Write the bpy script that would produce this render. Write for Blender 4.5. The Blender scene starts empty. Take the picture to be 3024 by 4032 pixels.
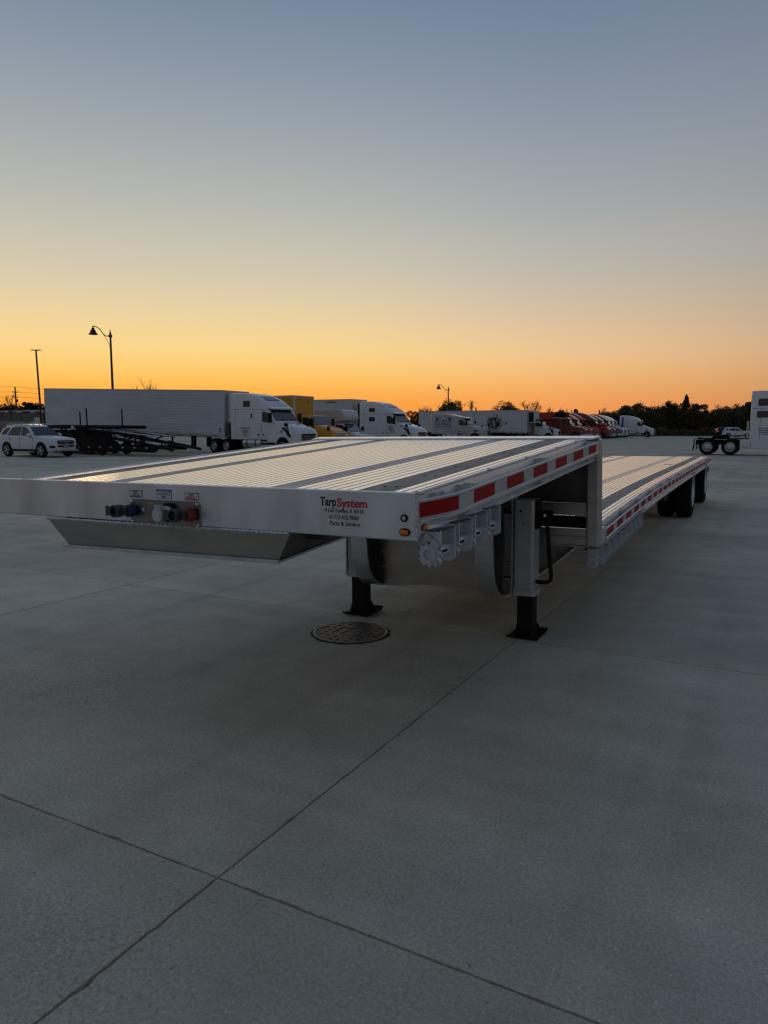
import bpy, bmesh, math, random
import numpy as np
from mathutils import Vector, Matrix, Euler
R = math.radians
rnd = random.Random(7)
S = bpy.context.scene
COL = S.collection

# ------------------------------------------------------------------ camera
F_PX = 2860.0
PITCH = math.atan(332 / F_PX)
YAW = math.atan(1566 / F_PX / math.sqrt(1 + (332 / F_PX) ** 2))
CAM_H = 1.70
cd = bpy.data.cameras.new('camera')
cam = bpy.data.objects.new('camera', cd)
COL.objects.link(cam)
cam.location = (0, 0, CAM_H)
cam.rotation_euler = (math.pi / 2 - PITCH, 0, YAW)
cd.sensor_fit = 'VERTICAL'
cd.sensor_height = 36.0
cd.lens = 36.0 * F_PX / 4032.0
cd.clip_start = 0.05
cd.clip_end = 3000
S.camera = cam

# ------------------------------------------------------------------ sky, sun, exposure
SUN_AZ = R(52)          # sun is left of +Y by this angle
SUN_EL = R(1.0)
sun_dir = Vector((-math.sin(SUN_AZ) * math.cos(SUN_EL), math.cos(SUN_AZ) * math.cos(SUN_EL), math.sin(SUN_EL)))


def srgb(r, g, b):
    def f(c):
        c = c / 255.0
        return c / 12.92 if c <= 0.04045 else ((c + 0.055) / 1.055) ** 2.4
    return (f(r), f(g), f(b), 1.0)


W = bpy.data.worlds.new('World')
S.world = W
W.use_nodes = True
nt = W.node_tree
nt.nodes.clear()
wo = nt.nodes.new('ShaderNodeOutputWorld')
bg = nt.nodes.new('ShaderNodeBackground')
tc = nt.nodes.new('ShaderNodeTexCoord')
sep = nt.nodes.new('ShaderNodeSeparateXYZ')
nt.links.new(tc.outputs['Generated'], sep.inputs[0])


def ramp(pts):
    n = nt.nodes.new('ShaderNodeValToRGB')
    n.color_ramp.interpolation = 'B_SPLINE'
    el = n.color_ramp.elements
    while len(el) < len(pts):
        el.new(0.5)
    for e, (p, c) in zip(el, pts):
        e.position = p
        e.color = srgb(*c)
    return n


def wmath(op, a, b=None):
    n = nt.nodes.new('ShaderNodeMath')
    n.operation = op
    for i, v in enumerate((a, b)):
        if v is None:
            continue
        if isinstance(v, (int, float)):
            n.inputs[i].default_value = v
        else:
            nt.links.new(v, n.inputs[i])
    return n.outputs[0]


# elevation in radians/ (pi/2) mapped so that 0 = horizon
elev = wmath('MULTIPLY', wmath('ARCSINE', sep.outputs['Z']), 2 / math.pi)
# colours of the sunset side and of the opposite side, by elevation (fraction of 90 degrees)
SUNSIDE = ramp([(0.0, (252, 146, 70)), (0.02, (255, 164, 82)), (0.038, (255, 187, 106)), (0.060, (254, 206, 147)), (0.091, (224, 199, 165)), (0.125, (200, 192, 179)), (0.177, (170, 176, 177)),
                (0.25, (136, 149, 167)), (0.32, (112, 128, 154)), (0.5, (88, 106, 136)), (1.0, (76, 90, 114))])
GLOW = ramp([(0.0, (255, 142, 50)), (0.022, (255, 166, 60)), (0.04, (255, 196, 88)), (0.062, (254, 216, 139)), (0.091, (237, 211, 159)), (0.125, (212, 202, 178)), (0.177, (184, 186, 178)),
             (0.25, (146, 158, 170)), (0.32, (118, 134, 157)), (0.5, (88, 106, 136)), (1.0, (76, 90, 114))])
AWAY = ramp([(0.0, (108, 97, 98)), (0.06, (118, 111, 113)), (0.14, (120, 123, 129)), (0.25, (112, 121, 133)),
             (0.4, (97, 109, 127)), (0.7, (82, 95, 117)), (1.0, (77, 90, 112))])
nt.links.new(elev, GLOW.inputs[0])
nt.links.new(elev, SUNSIDE.inputs[0])
nt.links.new(elev, AWAY.inputs[0])
# azimuth weight: 1 towards the sun, 0 opposite
dot = nt.nodes.new('ShaderNodeVectorMath')
dot.operation = 'DOT_PRODUCT'
flat = nt.nodes.new('ShaderNodeCombineXYZ')
nt.links.new(sep.outputs['X'], flat.inputs['X'])
nt.links.new(sep.outputs['Y'], flat.inputs['Y'])
nrm = nt.nodes.new('ShaderNodeVectorMath')
nrm.operation = 'NORMALIZE'
nt.links.new(flat.outputs[0], nrm.inputs[0])
nt.links.new(nrm.outputs[0], dot.inputs[0])
dot.inputs[1].default_value = (-math.sin(SUN_AZ), math.cos(SUN_AZ), 0)


def wstep(x, lo, hi):
    n = nt.nodes.new('ShaderNodeMapRange')
    n.interpolation_type = 'SMOOTHSTEP'
    n.inputs[1].default_value = lo
    n.inputs[2].default_value = hi
    nt.links.new(x, n.inputs[0])
    return n.outputs[0]


az = wstep(dot.outputs['Value'], 0.12, 1.0)
az2 = wstep(dot.outputs['Value'], 0.78, 1.0)
mixg = nt.nodes.new('ShaderNodeMix')
mixg.data_type = 'RGBA'
nt.links.new(az2, mixg.inputs[0])
nt.links.new(SUNSIDE.outputs[0], mixg.inputs[6])
nt.links.new(GLOW.outputs[0], mixg.inputs[7])
mixc = nt.nodes.new('ShaderNodeMix')
mixc.data_type = 'RGBA'
nt.links.new(az, mixc.inputs[0])
nt.links.new(AWAY.outputs[0], mixc.inputs[6])
nt.links.new(mixg.outputs[2], mixc.inputs[7])
# physical sky added on top of the graded gradient
sky = nt.nodes.new('ShaderNodeTexSky')
sky.sky_type = 'NISHITA'
sky.sun_disc = False
sky.sun_elevation = SUN_EL
sky.sun_rotation = -SUN_AZ
sky.air_density = 1.0
sky.dust_density = 1.5
skys = nt.nodes.new('ShaderNodeMix')
skys.data_type = 'RGBA'
skys.blend_type = 'ADD'
skys.inputs[0].default_value = 1.0
dim = nt.nodes.new('ShaderNodeVectorMath')
dim.operation = 'SCALE'
dim.inputs['Scale'].default_value = 0.0004
nt.links.new(sky.outputs[0], dim.inputs[0])
nt.links.new(mixc.outputs[2], skys.inputs[6])
nt.links.new(dim.outputs[0], skys.inputs[7])
nt.links.new(skys.outputs[2], bg.inputs['Color'])
bg.inputs['Strength'].default_value = 1.0
nt.links.new(bg.outputs[0], wo.inputs[0])

sd = bpy.data.lights.new('sun', 'SUN')
sun = bpy.data.objects.new('sun', sd)
COL.objects.link(sun)
sd.energy = 0.25
sd.angle = R(8)
sd.color = (1.0, 0.62, 0.30)
sun.rotation_euler = (-sun_dir).to_track_quat('-Z', 'Y').to_euler()
sun.location = (-60, 50, 30)

S.view_settings.view_transform = 'Standard'
S.view_settings.look = 'None'
S.view_settings.exposure = 0.0
S.view_settings.gamma = 1.0
S.view_settings.use_curve_mapping = False
S.render.engine = 'CYCLES'
S.cycles.use_denoising = True
S.cycles.denoising_prefilter = 'ACCURATE'
S.cycles.max_bounces = 6
S.cycles.filter_width = 1.3
S.cycles.sample_clamp_indirect = 4


# ------------------------------------------------------------------ material helper
def M(name, col, rough=0.5, metal=0.0, var=0.12, scale=6.0, bump=0.0, bscale=60.0, spec=0.5, stretch=(1, 1, 1), world=False,
      rvar=0.1, col2=None, island=False, emit=0.0, trans=0.0, coat=0.0, detail=4.0):
    m = bpy.data.materials.new(name)
    m.use_nodes = True
    t = m.node_tree
    b = t.nodes['Principled BSDF']
    if len(col) == 3:
        col = (*col, 1)
    co = t.nodes.new('ShaderNodeNewGeometry').outputs['Position'] if world else t.nodes.new('ShaderNodeTexCoord').outputs['Object']
    mp = t.nodes.new('ShaderNodeMapping')
    mp.inputs['Scale'].default_value = stretch
    t.links.new(co, mp.inputs[0])
    nz = t.nodes.new('ShaderNodeTexNoise')
    nz.inputs['Scale'].default_value = scale
    nz.inputs['Detail'].default_value = detail
    t.links.new(mp.outputs[0], nz.inputs['Vector'])
    cr = t.nodes.new('ShaderNodeValToRGB')
    if col2 is None:
        lo = tuple(max(0, c * (1 - var)) for c in col[:3])
        hi = tuple(min(1, c * (1 + var)) for c in col[:3])
    else:
        lo, hi = col[:3], col2[:3]
    cr.color_ramp.elements[0].position = 0.3
    cr.color_ramp.elements[1].position = 0.7
    cr.color_ramp.elements[0].color = (*lo, 1)
    cr.color_ramp.elements[1].color = (*hi, 1)
    if island:
        gi = t.nodes.new('ShaderNodeNewGeometry')
        t.links.new(gi.outputs['Random Per Island'], cr.inputs[0])
    else:
        t.links.new(nz.outputs['Fac'], cr.inputs[0])
    t.links.new(cr.outputs[0], b.inputs['Base Color'])
    b.inputs['Metallic'].default_value = metal
    b.inputs['Specular IOR Level'].default_value = spec
    if coat:
        b.inputs['Coat Weight'].default_value = coat
        b.inputs['Coat Roughness'].default_value = 0.08
    if rvar:
        mr = t.nodes.new('ShaderNodeMapRange')
        mr.inputs['To Min'].default_value = max(0.02, rough - rvar)
        mr.inputs['To Max'].default_value = min(1, rough + rvar)
        t.links.new(nz.outputs['Fac'], mr.inputs[0])
        t.links.new(mr.outputs[0], b.inputs['Roughness'])
    else:
        b.inputs['Roughness'].default_value = rough
    if bump:
        n2 = t.nodes.new('ShaderNodeTexNoise')
        n2.inputs['Scale'].default_value = bscale
        n2.inputs['Detail'].default_value = 3
        t.links.new(mp.outputs[0], n2.inputs['Vector'])
        bp = t.nodes.new('ShaderNodeBump')
        bp.inputs['Strength'].default_value = bump
        bp.inputs['Distance'].default_value = 0.02
        t.links.new(n2.outputs['Fac'], bp.inputs['Height'])
        t.links.new(bp.outputs[0], b.inputs['Normal'])
    if emit:
        t.links.new(cr.outputs[0], b.inputs['Emission Color'])
        b.inputs['Emission Strength'].default_value = emit
    if trans:
        b.inputs['Transmission Weight'].default_value = trans
    return m


MT = {}
MT['alu'] = M('brushed aluminium', (0.66, 0.67, 0.68), 0.42, 1.0, 0.10, 3.0, 0.05, 40, stretch=(1, 1, 6), rvar=0.10)
MT['alu_front'] = M('mill finish aluminium plate', (0.68, 0.72, 0.75), 0.46, 0.92, 0.18, 2.0, 0.04, 30, stretch=(2, 1, 0.8), rvar=0.12)
MT['alu_dull'] = M('dull aluminium', (0.50, 0.51, 0.52), 0.52, 0.85, 0.15, 3.0, 0.05, 30, rvar=0.12)
MT['alu_deck'] = M('extruded aluminium deck', (0.94, 0.94, 1.0), 0.245, 1.0, 0.05, 5.0, 0.0, stretch=(1, 0.25, 1), rvar=0.08)
MT['alu_strip'] = M('chain slot extrusion', (0.86, 0.88, 0.92), 0.30, 1.0, 0.12, 6.0, 0.0, stretch=(3, .3, 1), rvar=0.08)
MT['alu_groove'] = M('groove with painted shade', (0.035, 0.033, 0.03), 0.8, 0.0, 0.2, 8.0, spec=.1)  # shade of the deck grooves put into the colour
MT['alu_brown'] = M('shade-toned undercarriage aluminium', (0.47, 0.44, 0.40), 0.40, 0.95, 0.18, 2.5, 0.04, 30, stretch=(1, 1, 3), rvar=0.1)  # darker copy of the aluminium; dim underside surroundings painted into its tone
MT['alu_dark'] = M('shade-darkened aluminium', (0.12, 0.108, 0.092), 0.55, 0.6, 0.3, 4.0, 0.05, 30)  # aluminium coloured dark for the shade under the deck
MT['plate_steel'] = M('stainless plate', (0.27, 0.255, 0.23), 0.33, 0.95, 0.12, 4.0, rvar=.06)
MT['cast_dark'] = M('dark cast coupling', (0.075, 0.078, 0.085), 0.42, 0.6, 0.3, 30.0, 0.1, 90)
MT['galv'] = M('galvanised steel', (0.52, 0.56, 0.59), 0.48, 0.45, 0.14, 18.0, 0.05, 90, rvar=0.1)
MT['weld'] = M('weld bead', (0.62, 0.63, 0.64), 0.35, 1.0, 0.2, 60.0, 0.5, 140)
MT['wood'] = M('weathered hardwood', (0.43, 0.40, 0.34), 0.75, 0.0, 0.35, 7.0, 0.3, 60, stretch=(6, 0.5, 1))
MT['black'] = M('black paint', (0.010, 0.010, 0.011), 0.6, 0.0, 0.3, 6.0, rvar=0.15, spec=.15)
MT['rubber'] = M('tyre rubber', (0.012, 0.012, 0.012), 0.85, 0.0, 0.3, 12.0, 0.2, 60, spec=.1)
MT['steel_rim'] = M('polished rim', (0.60, 0.60, 0.60), 0.35, 0.9, 0.1, 6.0)
MT['leg_silver'] = M('silver painted steel leg', (0.42, 0.42, 0.40), 0.5, 0.3, 0.12, 5.0, 0.04, 40)
MT['tape_red'] = M('red reflective tape', (0.33, 0.010, 0.008), 0.6, 0.0, 0.15, 30.0, 0.1, 80, spec=.12)
MT['tape_white'] = M('silver reflective tape', (0.44, 0.44, 0.43), 0.6, 0.0, 0.15, 30.0, 0.1, 80)
MT['amber'] = M('amber lens', (0.75, 0.17, 0.01), 0.15, 0.0, 0.25, 60.0, 0.3, 120)
MT['ink_black'] = M('black lettering', (0.012, 0.014, 0.022), 0.5, 0.0, 0.1)
MT['ink_red'] = M('red lettering', (0.50, 0.015, 0.018), 0.45, 0.0, 0.1)
MT['ink_blue'] = M('blue lettering', (0.02, 0.06, 0.22), 0.45, 0.0, 0.1)
MT['ink_purple'] = M('violet lettering', (0.06, 0.06, 0.19), 0.45, 0.0, 0.1)
MT['ink_white'] = M('white sticker', (0.62, 0.62, 0.64), 0.5, 0.0, 0.06)
MT['ink_grey'] = M('grey lettering', (0.18, 0.18, 0.2), 0.5, 0.0, 0.1)
MT['blue_cap'] = M('blue rubber seal', (0.012, 0.018, 0.07), 0.6)
MT['red_cap'] = M('red rubber seal', (0.19, 0.010, 0.012), 0.55)
MT['chrome'] = M('bright steel', (0.7, 0.7, 0.7), 0.22, 1.0, 0.08)
MT['white_paint'] = M('white truck paint', (0.70, 0.72, 0.74), 0.28, 0.0, 0.05, 2.0, coat=0.4, rvar=0.06)
MT['offwhite'] = M('aged white panel', (0.56, 0.575, 0.59), 0.42, 0.0, 0.07, 1.2, rvar=0.08)
MT['trailer_white'] = M('dusty white trailer skin', (0.55, 0.58, 0.61), 0.45, 0.0, 0.10, 0.8, stretch=(0.5, 1, 1.6), rvar=0.08)
MT['grey_paint'] = M('light grey truck paint', (0.42, 0.42, 0.40), 0.35, 0.0, 0.05, 2.0, coat=0.3, rvar=0.06)
MT['yellow'] = M('yellow truck paint', (0.72, 0.33, 0.012), 0.32, 0.0, 0.08, 2.0, coat=0.3)
MT['yellow_box'] = M('yellow box panel', (0.66, 0.30, 0.015), 0.45, 0.0, 0.08, 1.0)
MT['red_paint'] = M('red truck paint', (0.42, 0.016, 0.014), 0.30, 0.0, 0.12, 2.0, coat=0.4)
MT['dark_red'] = M('dark red truck paint', (0.16, 0.014, 0.012), 0.32, 0.0, 0.12, 2.0, coat=0.4)
MT['blue_paint'] = M('navy truck paint', (0.03, 0.06, 0.14), 0.3, 0.0, 0.1, 2.0, coat=0.4)
MT['glass'] = M('dark vehicle glass', (0.012, 0.016, 0.018), 0.06, 0.0, 0.1, 2.0, spec=0.8, rvar=0.02)
MT['glass_light'] = M('windscreen glass', (0.03, 0.042, 0.044), 0.05, 0.0, 0.2, 2.0, spec=1.0, rvar=0.02)
MT['seam'] = M('panel seam', (0.05, 0.055, 0.06), 0.6)
MT['lamp_glass'] = M('headlamp lens', (0.45, 0.47, 0.5), 0.1, 0.2, 0.2, 20, spec=0.8)
MT['tail_red'] = M('lit tail lamp', (0.9, 0.03, 0.02), 0.3, emit=1.2)
MT['tail_dark'] = M('tail lamp', (0.3, 0.012, 0.012), 0.2)
MT['concrete_wall'] = M('tan block wall', (0.20, 0.18, 0.155), 0.85, 0.0, 0.12, 1.5, world=True)
MT['pole'] = M('dark bronze pole', (0.03, 0.026, 0.022), 0.5, 0.3, 0.1)
MT['timber'] = M('weathered timber pole', (0.11, 0.09, 0.075), 0.85, 0.0, 0.2, 4, stretch=(4, 4, .5))
MT['bark'] = M('bark', (0.055, 0.042, 0.034), 0.9, 0.0, 0.3, 6)
MT['twig'] = M('twigs', (0.075, 0.05, 0.038), 0.9, 0.0, 0.3, 6)
MT['iron'] = M('cast iron', (0.105, 0.095, 0.09), 0.55, 0.15, 0.3, 24.0, 0.25, 120, rvar=0.15)
MT['iron_rim'] = M('worn iron rim', (0.22, 0.205, 0.195), 0.5, 0.25, 0.25, 14.0, 0.2, 100)
MT['tar'] = M('dark mortar', (0.03, 0.027, 0.025), 0.9, 0.0, 0.4, 20, 0.4, 60)
MT['pale_piece'] = M('pale surface', (0.8, 0.76, 0.68), 0.8, 0.0, 0.05, 30, 0.3, 60)
MT['grass'] = M('dull grass', (0.035, 0.045, 0.012), 0.9, island=True, col2=(0.10, 0.10, 0.03))
MT['drygrass'] = M('dry meadow grass', (0.055, 0.048, 0.022), 0.9, island=True, col2=(0.13, 0.105, 0.05))
MT['soil'] = M('grassy ground', (0.03, 0.038, 0.014), 0.95, 0.0, 0.4, 0.6, 0.4, 6, world=True, col2=(0.07, 0.07, 0.028))
MT['redsoil'] = M('reddish mulch', (0.10, 0.03, 0.022), 0.95, 0.0, 0.4, 3, 0.4, 20, world=True)


def leafmat(name, a, b):
    m = M(name, a, 0.8, island=True, col2=b, rvar=0, spec=0.2)
    return m


MT['leaf_green'] = leafmat('leaves green', (0.05, 0.066, 0.018), (0.14, 0.16, 0.045))
MT['leaf_dark'] = leafmat('leaves dark green', (0.06, 0.058, 0.028), (0.15, 0.135, 0.06))
MT['leaf_brown'] = leafmat('leaves russet', (0.05, 0.032, 0.018), (0.12, 0.075, 0.035))
MT['leaf_ochre'] = leafmat('leaves ochre', (0.05, 0.035, 0.01), (0.13, 0.08, 0.02))
MT['leaf_conifer'] = leafmat('conifer needles', (0.018, 0.026, 0.014), (0.05, 0.06, 0.03))


def concrete(name):
    m = bpy.data.materials.new(name)
    m.use_nodes = True
    t = m.node_tree
    b = t.nodes['Principled BSDF']
    pos = t.nodes.new('ShaderNodeNewGeometry').outputs['Position']

    def noise(sc, det=4, rough=.6, st=(1, 1, 1)):
        mp = t.nodes.new('ShaderNodeMapping')
        mp.inputs['Scale'].default_value = st
        t.links.new(pos, mp.inputs[0])
        n = t.nodes.new('ShaderNodeTexNoise')
        n.inputs['Scale'].default_value = sc
        n.inputs['Detail'].default_value = det
        n.inputs['Roughness'].default_value = rough
        t.links.new(mp.outputs[0], n.inputs['Vector'])
        return n.outputs['Fac']

    def rng(x, a, b_, lo, hi):
        n = t.nodes.new('ShaderNodeMapRange')
        n.inputs[1].default_value = a
        n.inputs[2].default_value = b_
        n.inputs[3].default_value = lo
        n.inputs[4].default_value = hi
        t.links.new(x, n.inputs[0])
        return n.outputs[0]

    def mul(a, b_):
        n = t.nodes.new('ShaderNodeMath')
        n.operation = 'MULTIPLY'
        t.links.new(a, n.inputs[0])
        t.links.new(b_, n.inputs[1])
        return n.outputs[0]
    blotch = rng(noise(0.35, 5, .62), .3, .7, .78, 1.18)
    mid = rng(noise(2.6, 5, .65), .28, .72, .90, 1.10)
    grain = rng(noise(70, 4, .75), .3, .7, .70, 1.28)
    fine = rng(noise(300, 2, .7), .3, .7, .76, 1.22)
    streak = rng(noise(1.1, 4, .6, (.25, 2.2, 1)), .35, .75, .92, 1.08)
    v = mul(mul(mul(blotch, mid), mul(grain, fine)), streak)
    oi = t.nodes.new('ShaderNodeObjectInfo')
    v = mul(v, rng(oi.outputs['Random'], 0, 1, .90, 1.07))
    # faint tyre tracks: long stretched bands in two directions
    def tracks(ang, sx, sy, lo, amp):
        mp = t.nodes.new('ShaderNodeMapping')
        mp.inputs['Rotation'].default_value = (0, 0, ang)
        mp.inputs['Scale'].default_value = (sx, sy, 1)
        t.links.new(pos, mp.inputs[0])
        n = t.nodes.new('ShaderNodeTexNoise')
        n.inputs['Scale'].default_value = 1.0
        n.inputs['Detail'].default_value = 3
        t.links.new(mp.outputs[0], n.inputs['Vector'])
        return rng(n.outputs['Fac'], lo, lo + .16, 1.0, amp)
    v = mul(v, tracks(R(-16), 3.2, .07, .56, .88))
    v = mul(v, tracks(R(62), 2.6, .06, .57, .90))
    # scaled, rough patches where the surface has spalled
    patch = rng(noise(.55, 3, .55), .54, .64, 0, 1)
    rough_ = rng(noise(38, 4, .8), .5, .6, 1.0, .70)
    mx = t.nodes.new('ShaderNodeMix')
    t.links.new(patch, mx.inputs[0])
    mx.inputs[2].default_value = 1.0
    t.links.new(rough_, mx.inputs[3])
    v = mul(v, mx.outputs[0])
    # oil drips and gum: sparse dark spots with ragged edges
    vo = t.nodes.new('ShaderNodeTexVoronoi')
    vo.inputs['Scale'].default_value = 1.5
    warp = t.nodes.new('ShaderNodeVectorMath')
    warp.operation = 'ADD'
    nzw = t.nodes.new('ShaderNodeTexNoise')
    nzw.inputs['Scale'].default_value = 14
    t.links.new(pos, nzw.inputs['Vector'])
    sc = t.nodes.new('ShaderNodeVectorMath')
    sc.operation = 'SCALE'
    sc.inputs['Scale'].default_value = 0.05
    t.links.new(nzw.outputs['Color'], sc.inputs[0])
    t.links.new(pos, warp.inputs[0])
    t.links.new(sc.outputs[0], warp.inputs[1])
    t.links.new(warp.outputs[0], vo.inputs['Vector'])
    sepc = t.nodes.new('ShaderNodeSeparateColor')
    t.links.new(vo.outputs['Color'], sepc.inputs[0])
    rad = rng(sepc.outputs[0], .72, 1.0, 0.0, .05)
    sub = t.nodes.new('ShaderNodeMath')
    sub.operation = 'SUBTRACT'
    t.links.new(vo.outputs['Distance'], sub.inputs[0])
    t.links.new(rad, sub.inputs[1])
    spot = rng(sub.outputs[0], -.004, .012, .5, 1.0)
    # tiny pits
    v2 = t.nodes.new('ShaderNodeTexVoronoi')
    v2.inputs['Scale'].default_value = 26
    t.links.new(pos, v2.inputs['Vector'])
    sep2 = t.nodes.new('ShaderNodeSeparateColor')
    t.links.new(v2.outputs['Color'], sep2.inputs[0])
    rad2 = rng(sep2.outputs[1], .8, 1.0, 0.0, .16)
    sub2 = t.nodes.new('ShaderNodeMath')
    sub2.operation = 'SUBTRACT'
    t.links.new(v2.outputs['Distance'], sub2.inputs[0])
    t.links.new(rad2, sub2.inputs[1])
    pit = rng(sub2.outputs[0], -.04, .03, .45, 1.0)
    # pale stone flecks
    v3 = t.nodes.new('ShaderNodeTexVoronoi')
    v3.inputs['Scale'].default_value = 21
    t.links.new(pos, v3.inputs['Vector'])
    sep3 = t.nodes.new('ShaderNodeSeparateColor')
    t.links.new(v3.outputs['Color'], sep3.inputs[0])
    rad3 = rng(sep3.outputs[2], .86, 1.0, 0.0, .11)
    sub3 = t.nodes.new('ShaderNodeMath')
    sub3.operation = 'SUBTRACT'
    t.links.new(v3.outputs['Distance'], sub3.inputs[0])
    t.links.new(rad3, sub3.inputs[1])
    fleck = rng(sub3.outputs[0], -.04, .02, 1.5, 1.0)
    # soft old oil stains
    v4 = t.nodes.new('ShaderNodeTexVoronoi')
    v4.inputs['Scale'].default_value = .42
    t.links.new(warp.outputs[0], v4.inputs['Vector'])
    sep4 = t.nodes.new('ShaderNodeSeparateColor')
    t.links.new(v4.outputs['Color'], sep4.inputs[0])
    rad4 = rng(sep4.outputs[1], .45, 1.0, 0.0, .10)
    sub4 = t.nodes.new('ShaderNodeMath')
    sub4.operation = 'SUBTRACT'
    t.links.new(v4.outputs['Distance'], sub4.inputs[0])
    t.links.new(rad4, sub4.inputs[1])
    stain = rng(sub4.outputs[0], -.02, .07, .74, 1.0)
    v = mul(mul(mul(v, fleck), stain), mul(spot, pit))
    tint = t.nodes.new('ShaderNodeValToRGB')
    tint.color_ramp.elements[0].color = (0.62, 0.595, 0.475, 1)
    tint.color_ramp.elements[1].color = (0.585, 0.57, 0.49, 1)
    t.links.new(noise(.8, 3), tint.inputs[0])
    mixn = t.nodes.new('ShaderNodeVectorMath')
    mixn.operation = 'SCALE'
    t.links.new(tint.outputs[0], mixn.inputs[0])
    t.links.new(v, mixn.inputs['Scale'])
    t.links.new(mixn.outputs[0], b.inputs['Base Color'])
    t.links.new(rng(noise(3, 3), .3, .7, .68, .86), b.inputs['Roughness'])
    b.inputs['Specular IOR Level'].default_value = 0.17
    bp = t.nodes.new('ShaderNodeBump')
    bp.inputs['Strength'].default_value = .55
    bp.inputs['Distance'].default_value = .006
    hs = t.nodes.new('ShaderNodeMath')
    hs.operation = 'ADD'
    t.links.new(noise(120, 4, .7), hs.inputs[0])
    t.links.new(noise(24, 4, .7), hs.inputs[1])
    t.links.new(hs.outputs[0], bp.inputs['Height'])
    t.links.new(bp.outputs[0], b.inputs['Normal'])
    return m


MT['concrete'] = concrete('yard concrete')


# ------------------------------------------------------------------ mesh helpers
class MB:
    def __init__(s):
        s.v = []
        s.f = []

    def add(s, vs, fs):
        o = len(s.v)
        s.v += [tuple(p) for p in vs]
        s.f += [tuple(i + o for i in f) for f in fs]
        return s

    def box(s, x0, x1, y0, y1, z0, z1, mtx=None):
        vs = [(x, y, z) for z in (z0, z1) for y in (y0, y1) for x in (x0, x1)]
        if mtx is not None:
            vs = [tuple(mtx @ Vector(p)) for p in vs]
        return s.add(vs, [(0, 2, 3, 1), (4, 5, 7, 6), (0, 1, 5, 4), (2, 6, 7, 3), (0, 4, 6, 2), (1, 3, 7, 5)])

    def hexa(s, b, t):  # bottom 4 pts ccw, top 4 pts
        return s.add(list(b) + list(t), [(3, 2, 1, 0), (4, 5, 6, 7), (0, 1, 5, 4), (1, 2, 6, 5), (2, 3, 7, 6), (3, 0, 4, 7)])

    def prism(s, poly, axis, a, b):
        def mk(p, t):
            if axis == 'x':
                return (t, p[0], p[1])
            if axis == 'y':
                return (p[0], t, p[1])
            return (p[0], p[1], t)
        n = len(poly)
        vs = [mk(p, a) for p in poly] + [mk(p, b) for p in poly]
        fs = [tuple(range(n - 1, -1, -1)), tuple(range(n, 2 * n))]
        fs += [(i, (i + 1) % n, n + (i + 1) % n, n + i) for i in range(n)]
        return s.add(vs, fs)

    def tube(s, pts, r, n=8, cap=True):
        pts = [Vector(p) for p in pts]
        rs = r if isinstance(r, (list, tuple)) else [r] * len(pts)
        rings = []
        up = None
        for i, p in enumerate(pts):
            d = (pts[min(i + 1, len(pts) - 1)] - pts[max(i - 1, 0)])
            if d.length < 1e-9:
                d = Vector((0, 0, 1))
            d.normalize()
            if up is None:
                up = Vector((0, 0, 1)) if abs(d.z) < .9 else Vector((1, 0, 0))
            a = d.cross(up)
            if a.length < 1e-4:
                a = d.cross(Vector((0, 1, 0)))
            a.normalize()
            b = a.cross(d)
            up = b
            rings.append([p + rs[i] * (math.cos(2 * math.pi * k / n) * a + math.sin(2 * math.pi * k / n) * b) for k in range(n)])
        return s.loft(rings, cap)

    def cyl(s, p0, p1, r, n=16, r2=None):
        return s.tube([p0, p1], [r, r if r2 is None else r2], n)

    def loft(s, rings, cap=True, closed=True):
        n = len(rings[0])
        vs = [tuple(p) for r_ in rings for p in r_]
        fs = []
        for i in range(len(rings) - 1):
            for k in range(n if closed else n - 1):
                a, b = i * n + k, i * n + (k + 1) % n
                fs.append((a, b, b + n, a + n))
        if cap:
            fs.append(tuple(range(n - 1, -1, -1)))
            fs.append(tuple((len(rings) - 1) * n + k for k in range(n)))
        return s.add(vs, fs)

    def lathe(s, prof, origin, axis='z', n=24, cap=True):  # prof: (r, h)
        o = Vector(origin)
        rings = []
        for r_, h in prof:
            ring = []
            for k in range(n):
                c, q = math.cos(2 * math.pi * k / n) * r_, math.sin(2 * math.pi * k / n) * r_
                ring.append(o + {'z': Vector((c, q, h)), 'y': Vector((c, h, q)), 'x': Vector((h, c, q))}[axis])
            rings.append(ring)
        return s.loft(rings, cap)

    def mesh(s, name, angle=None):
        me = bpy.data.meshes.new(name)
        me.from_pydata(s.v, [], s.f)
        bm = bmesh.new()
        bm.from_mesh(me)
        bmesh.ops.recalc_face_normals(bm, faces=bm.faces)
        bm.to_mesh(me)
        bm.free()
        if angle:
            for p in me.polygons:
                p.use_smooth = True
            me.set_sharp_from_angle(angle=R(angle))
        return me

    def build(s, name, mat, parent=None, angle=None, bevel=0.0, loc=(0, 0, 0)):
        me = s.mesh(name, angle)
        return link(name, me, mat, parent, bevel, loc)


def link(name, me, mat, parent=None, bevel=0.0, loc=(0, 0, 0)):
    if mat is not None and not me.materials:
        me.materials.append(MT[mat] if isinstance(mat, str) else mat)
    o = bpy.data.objects.new(name, me)
    COL.objects.link(o)
    o.location = loc
    if parent:
        o.parent = parent
    if bevel:
        b = o.modifiers.new('bevel', 'BEVEL')
        b.width = bevel
        b.segments = 2
        b.limit_method = 'ANGLE'
    return o


def thing(name, label, cat, loc=(0, 0, 0), rot=(0, 0, 0), group=None):
    o = bpy.data.objects.new(name, None)
    COL.objects.link(o)
    o.empty_display_size = 0.2
    o.location = loc
    o.rotation_euler = rot
    tag(o, label, cat, group)
    return o


def tag(o, label, cat=None, group=None):
    o['label'] = label
    if cat:
        o['category'] = cat
    if group:
        o['group'] = group
    return o


def struct(o):
    o['kind'] = 'structure'
    return o


def stuff(o):
    o['kind'] = 'stuff'
    return o


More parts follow.
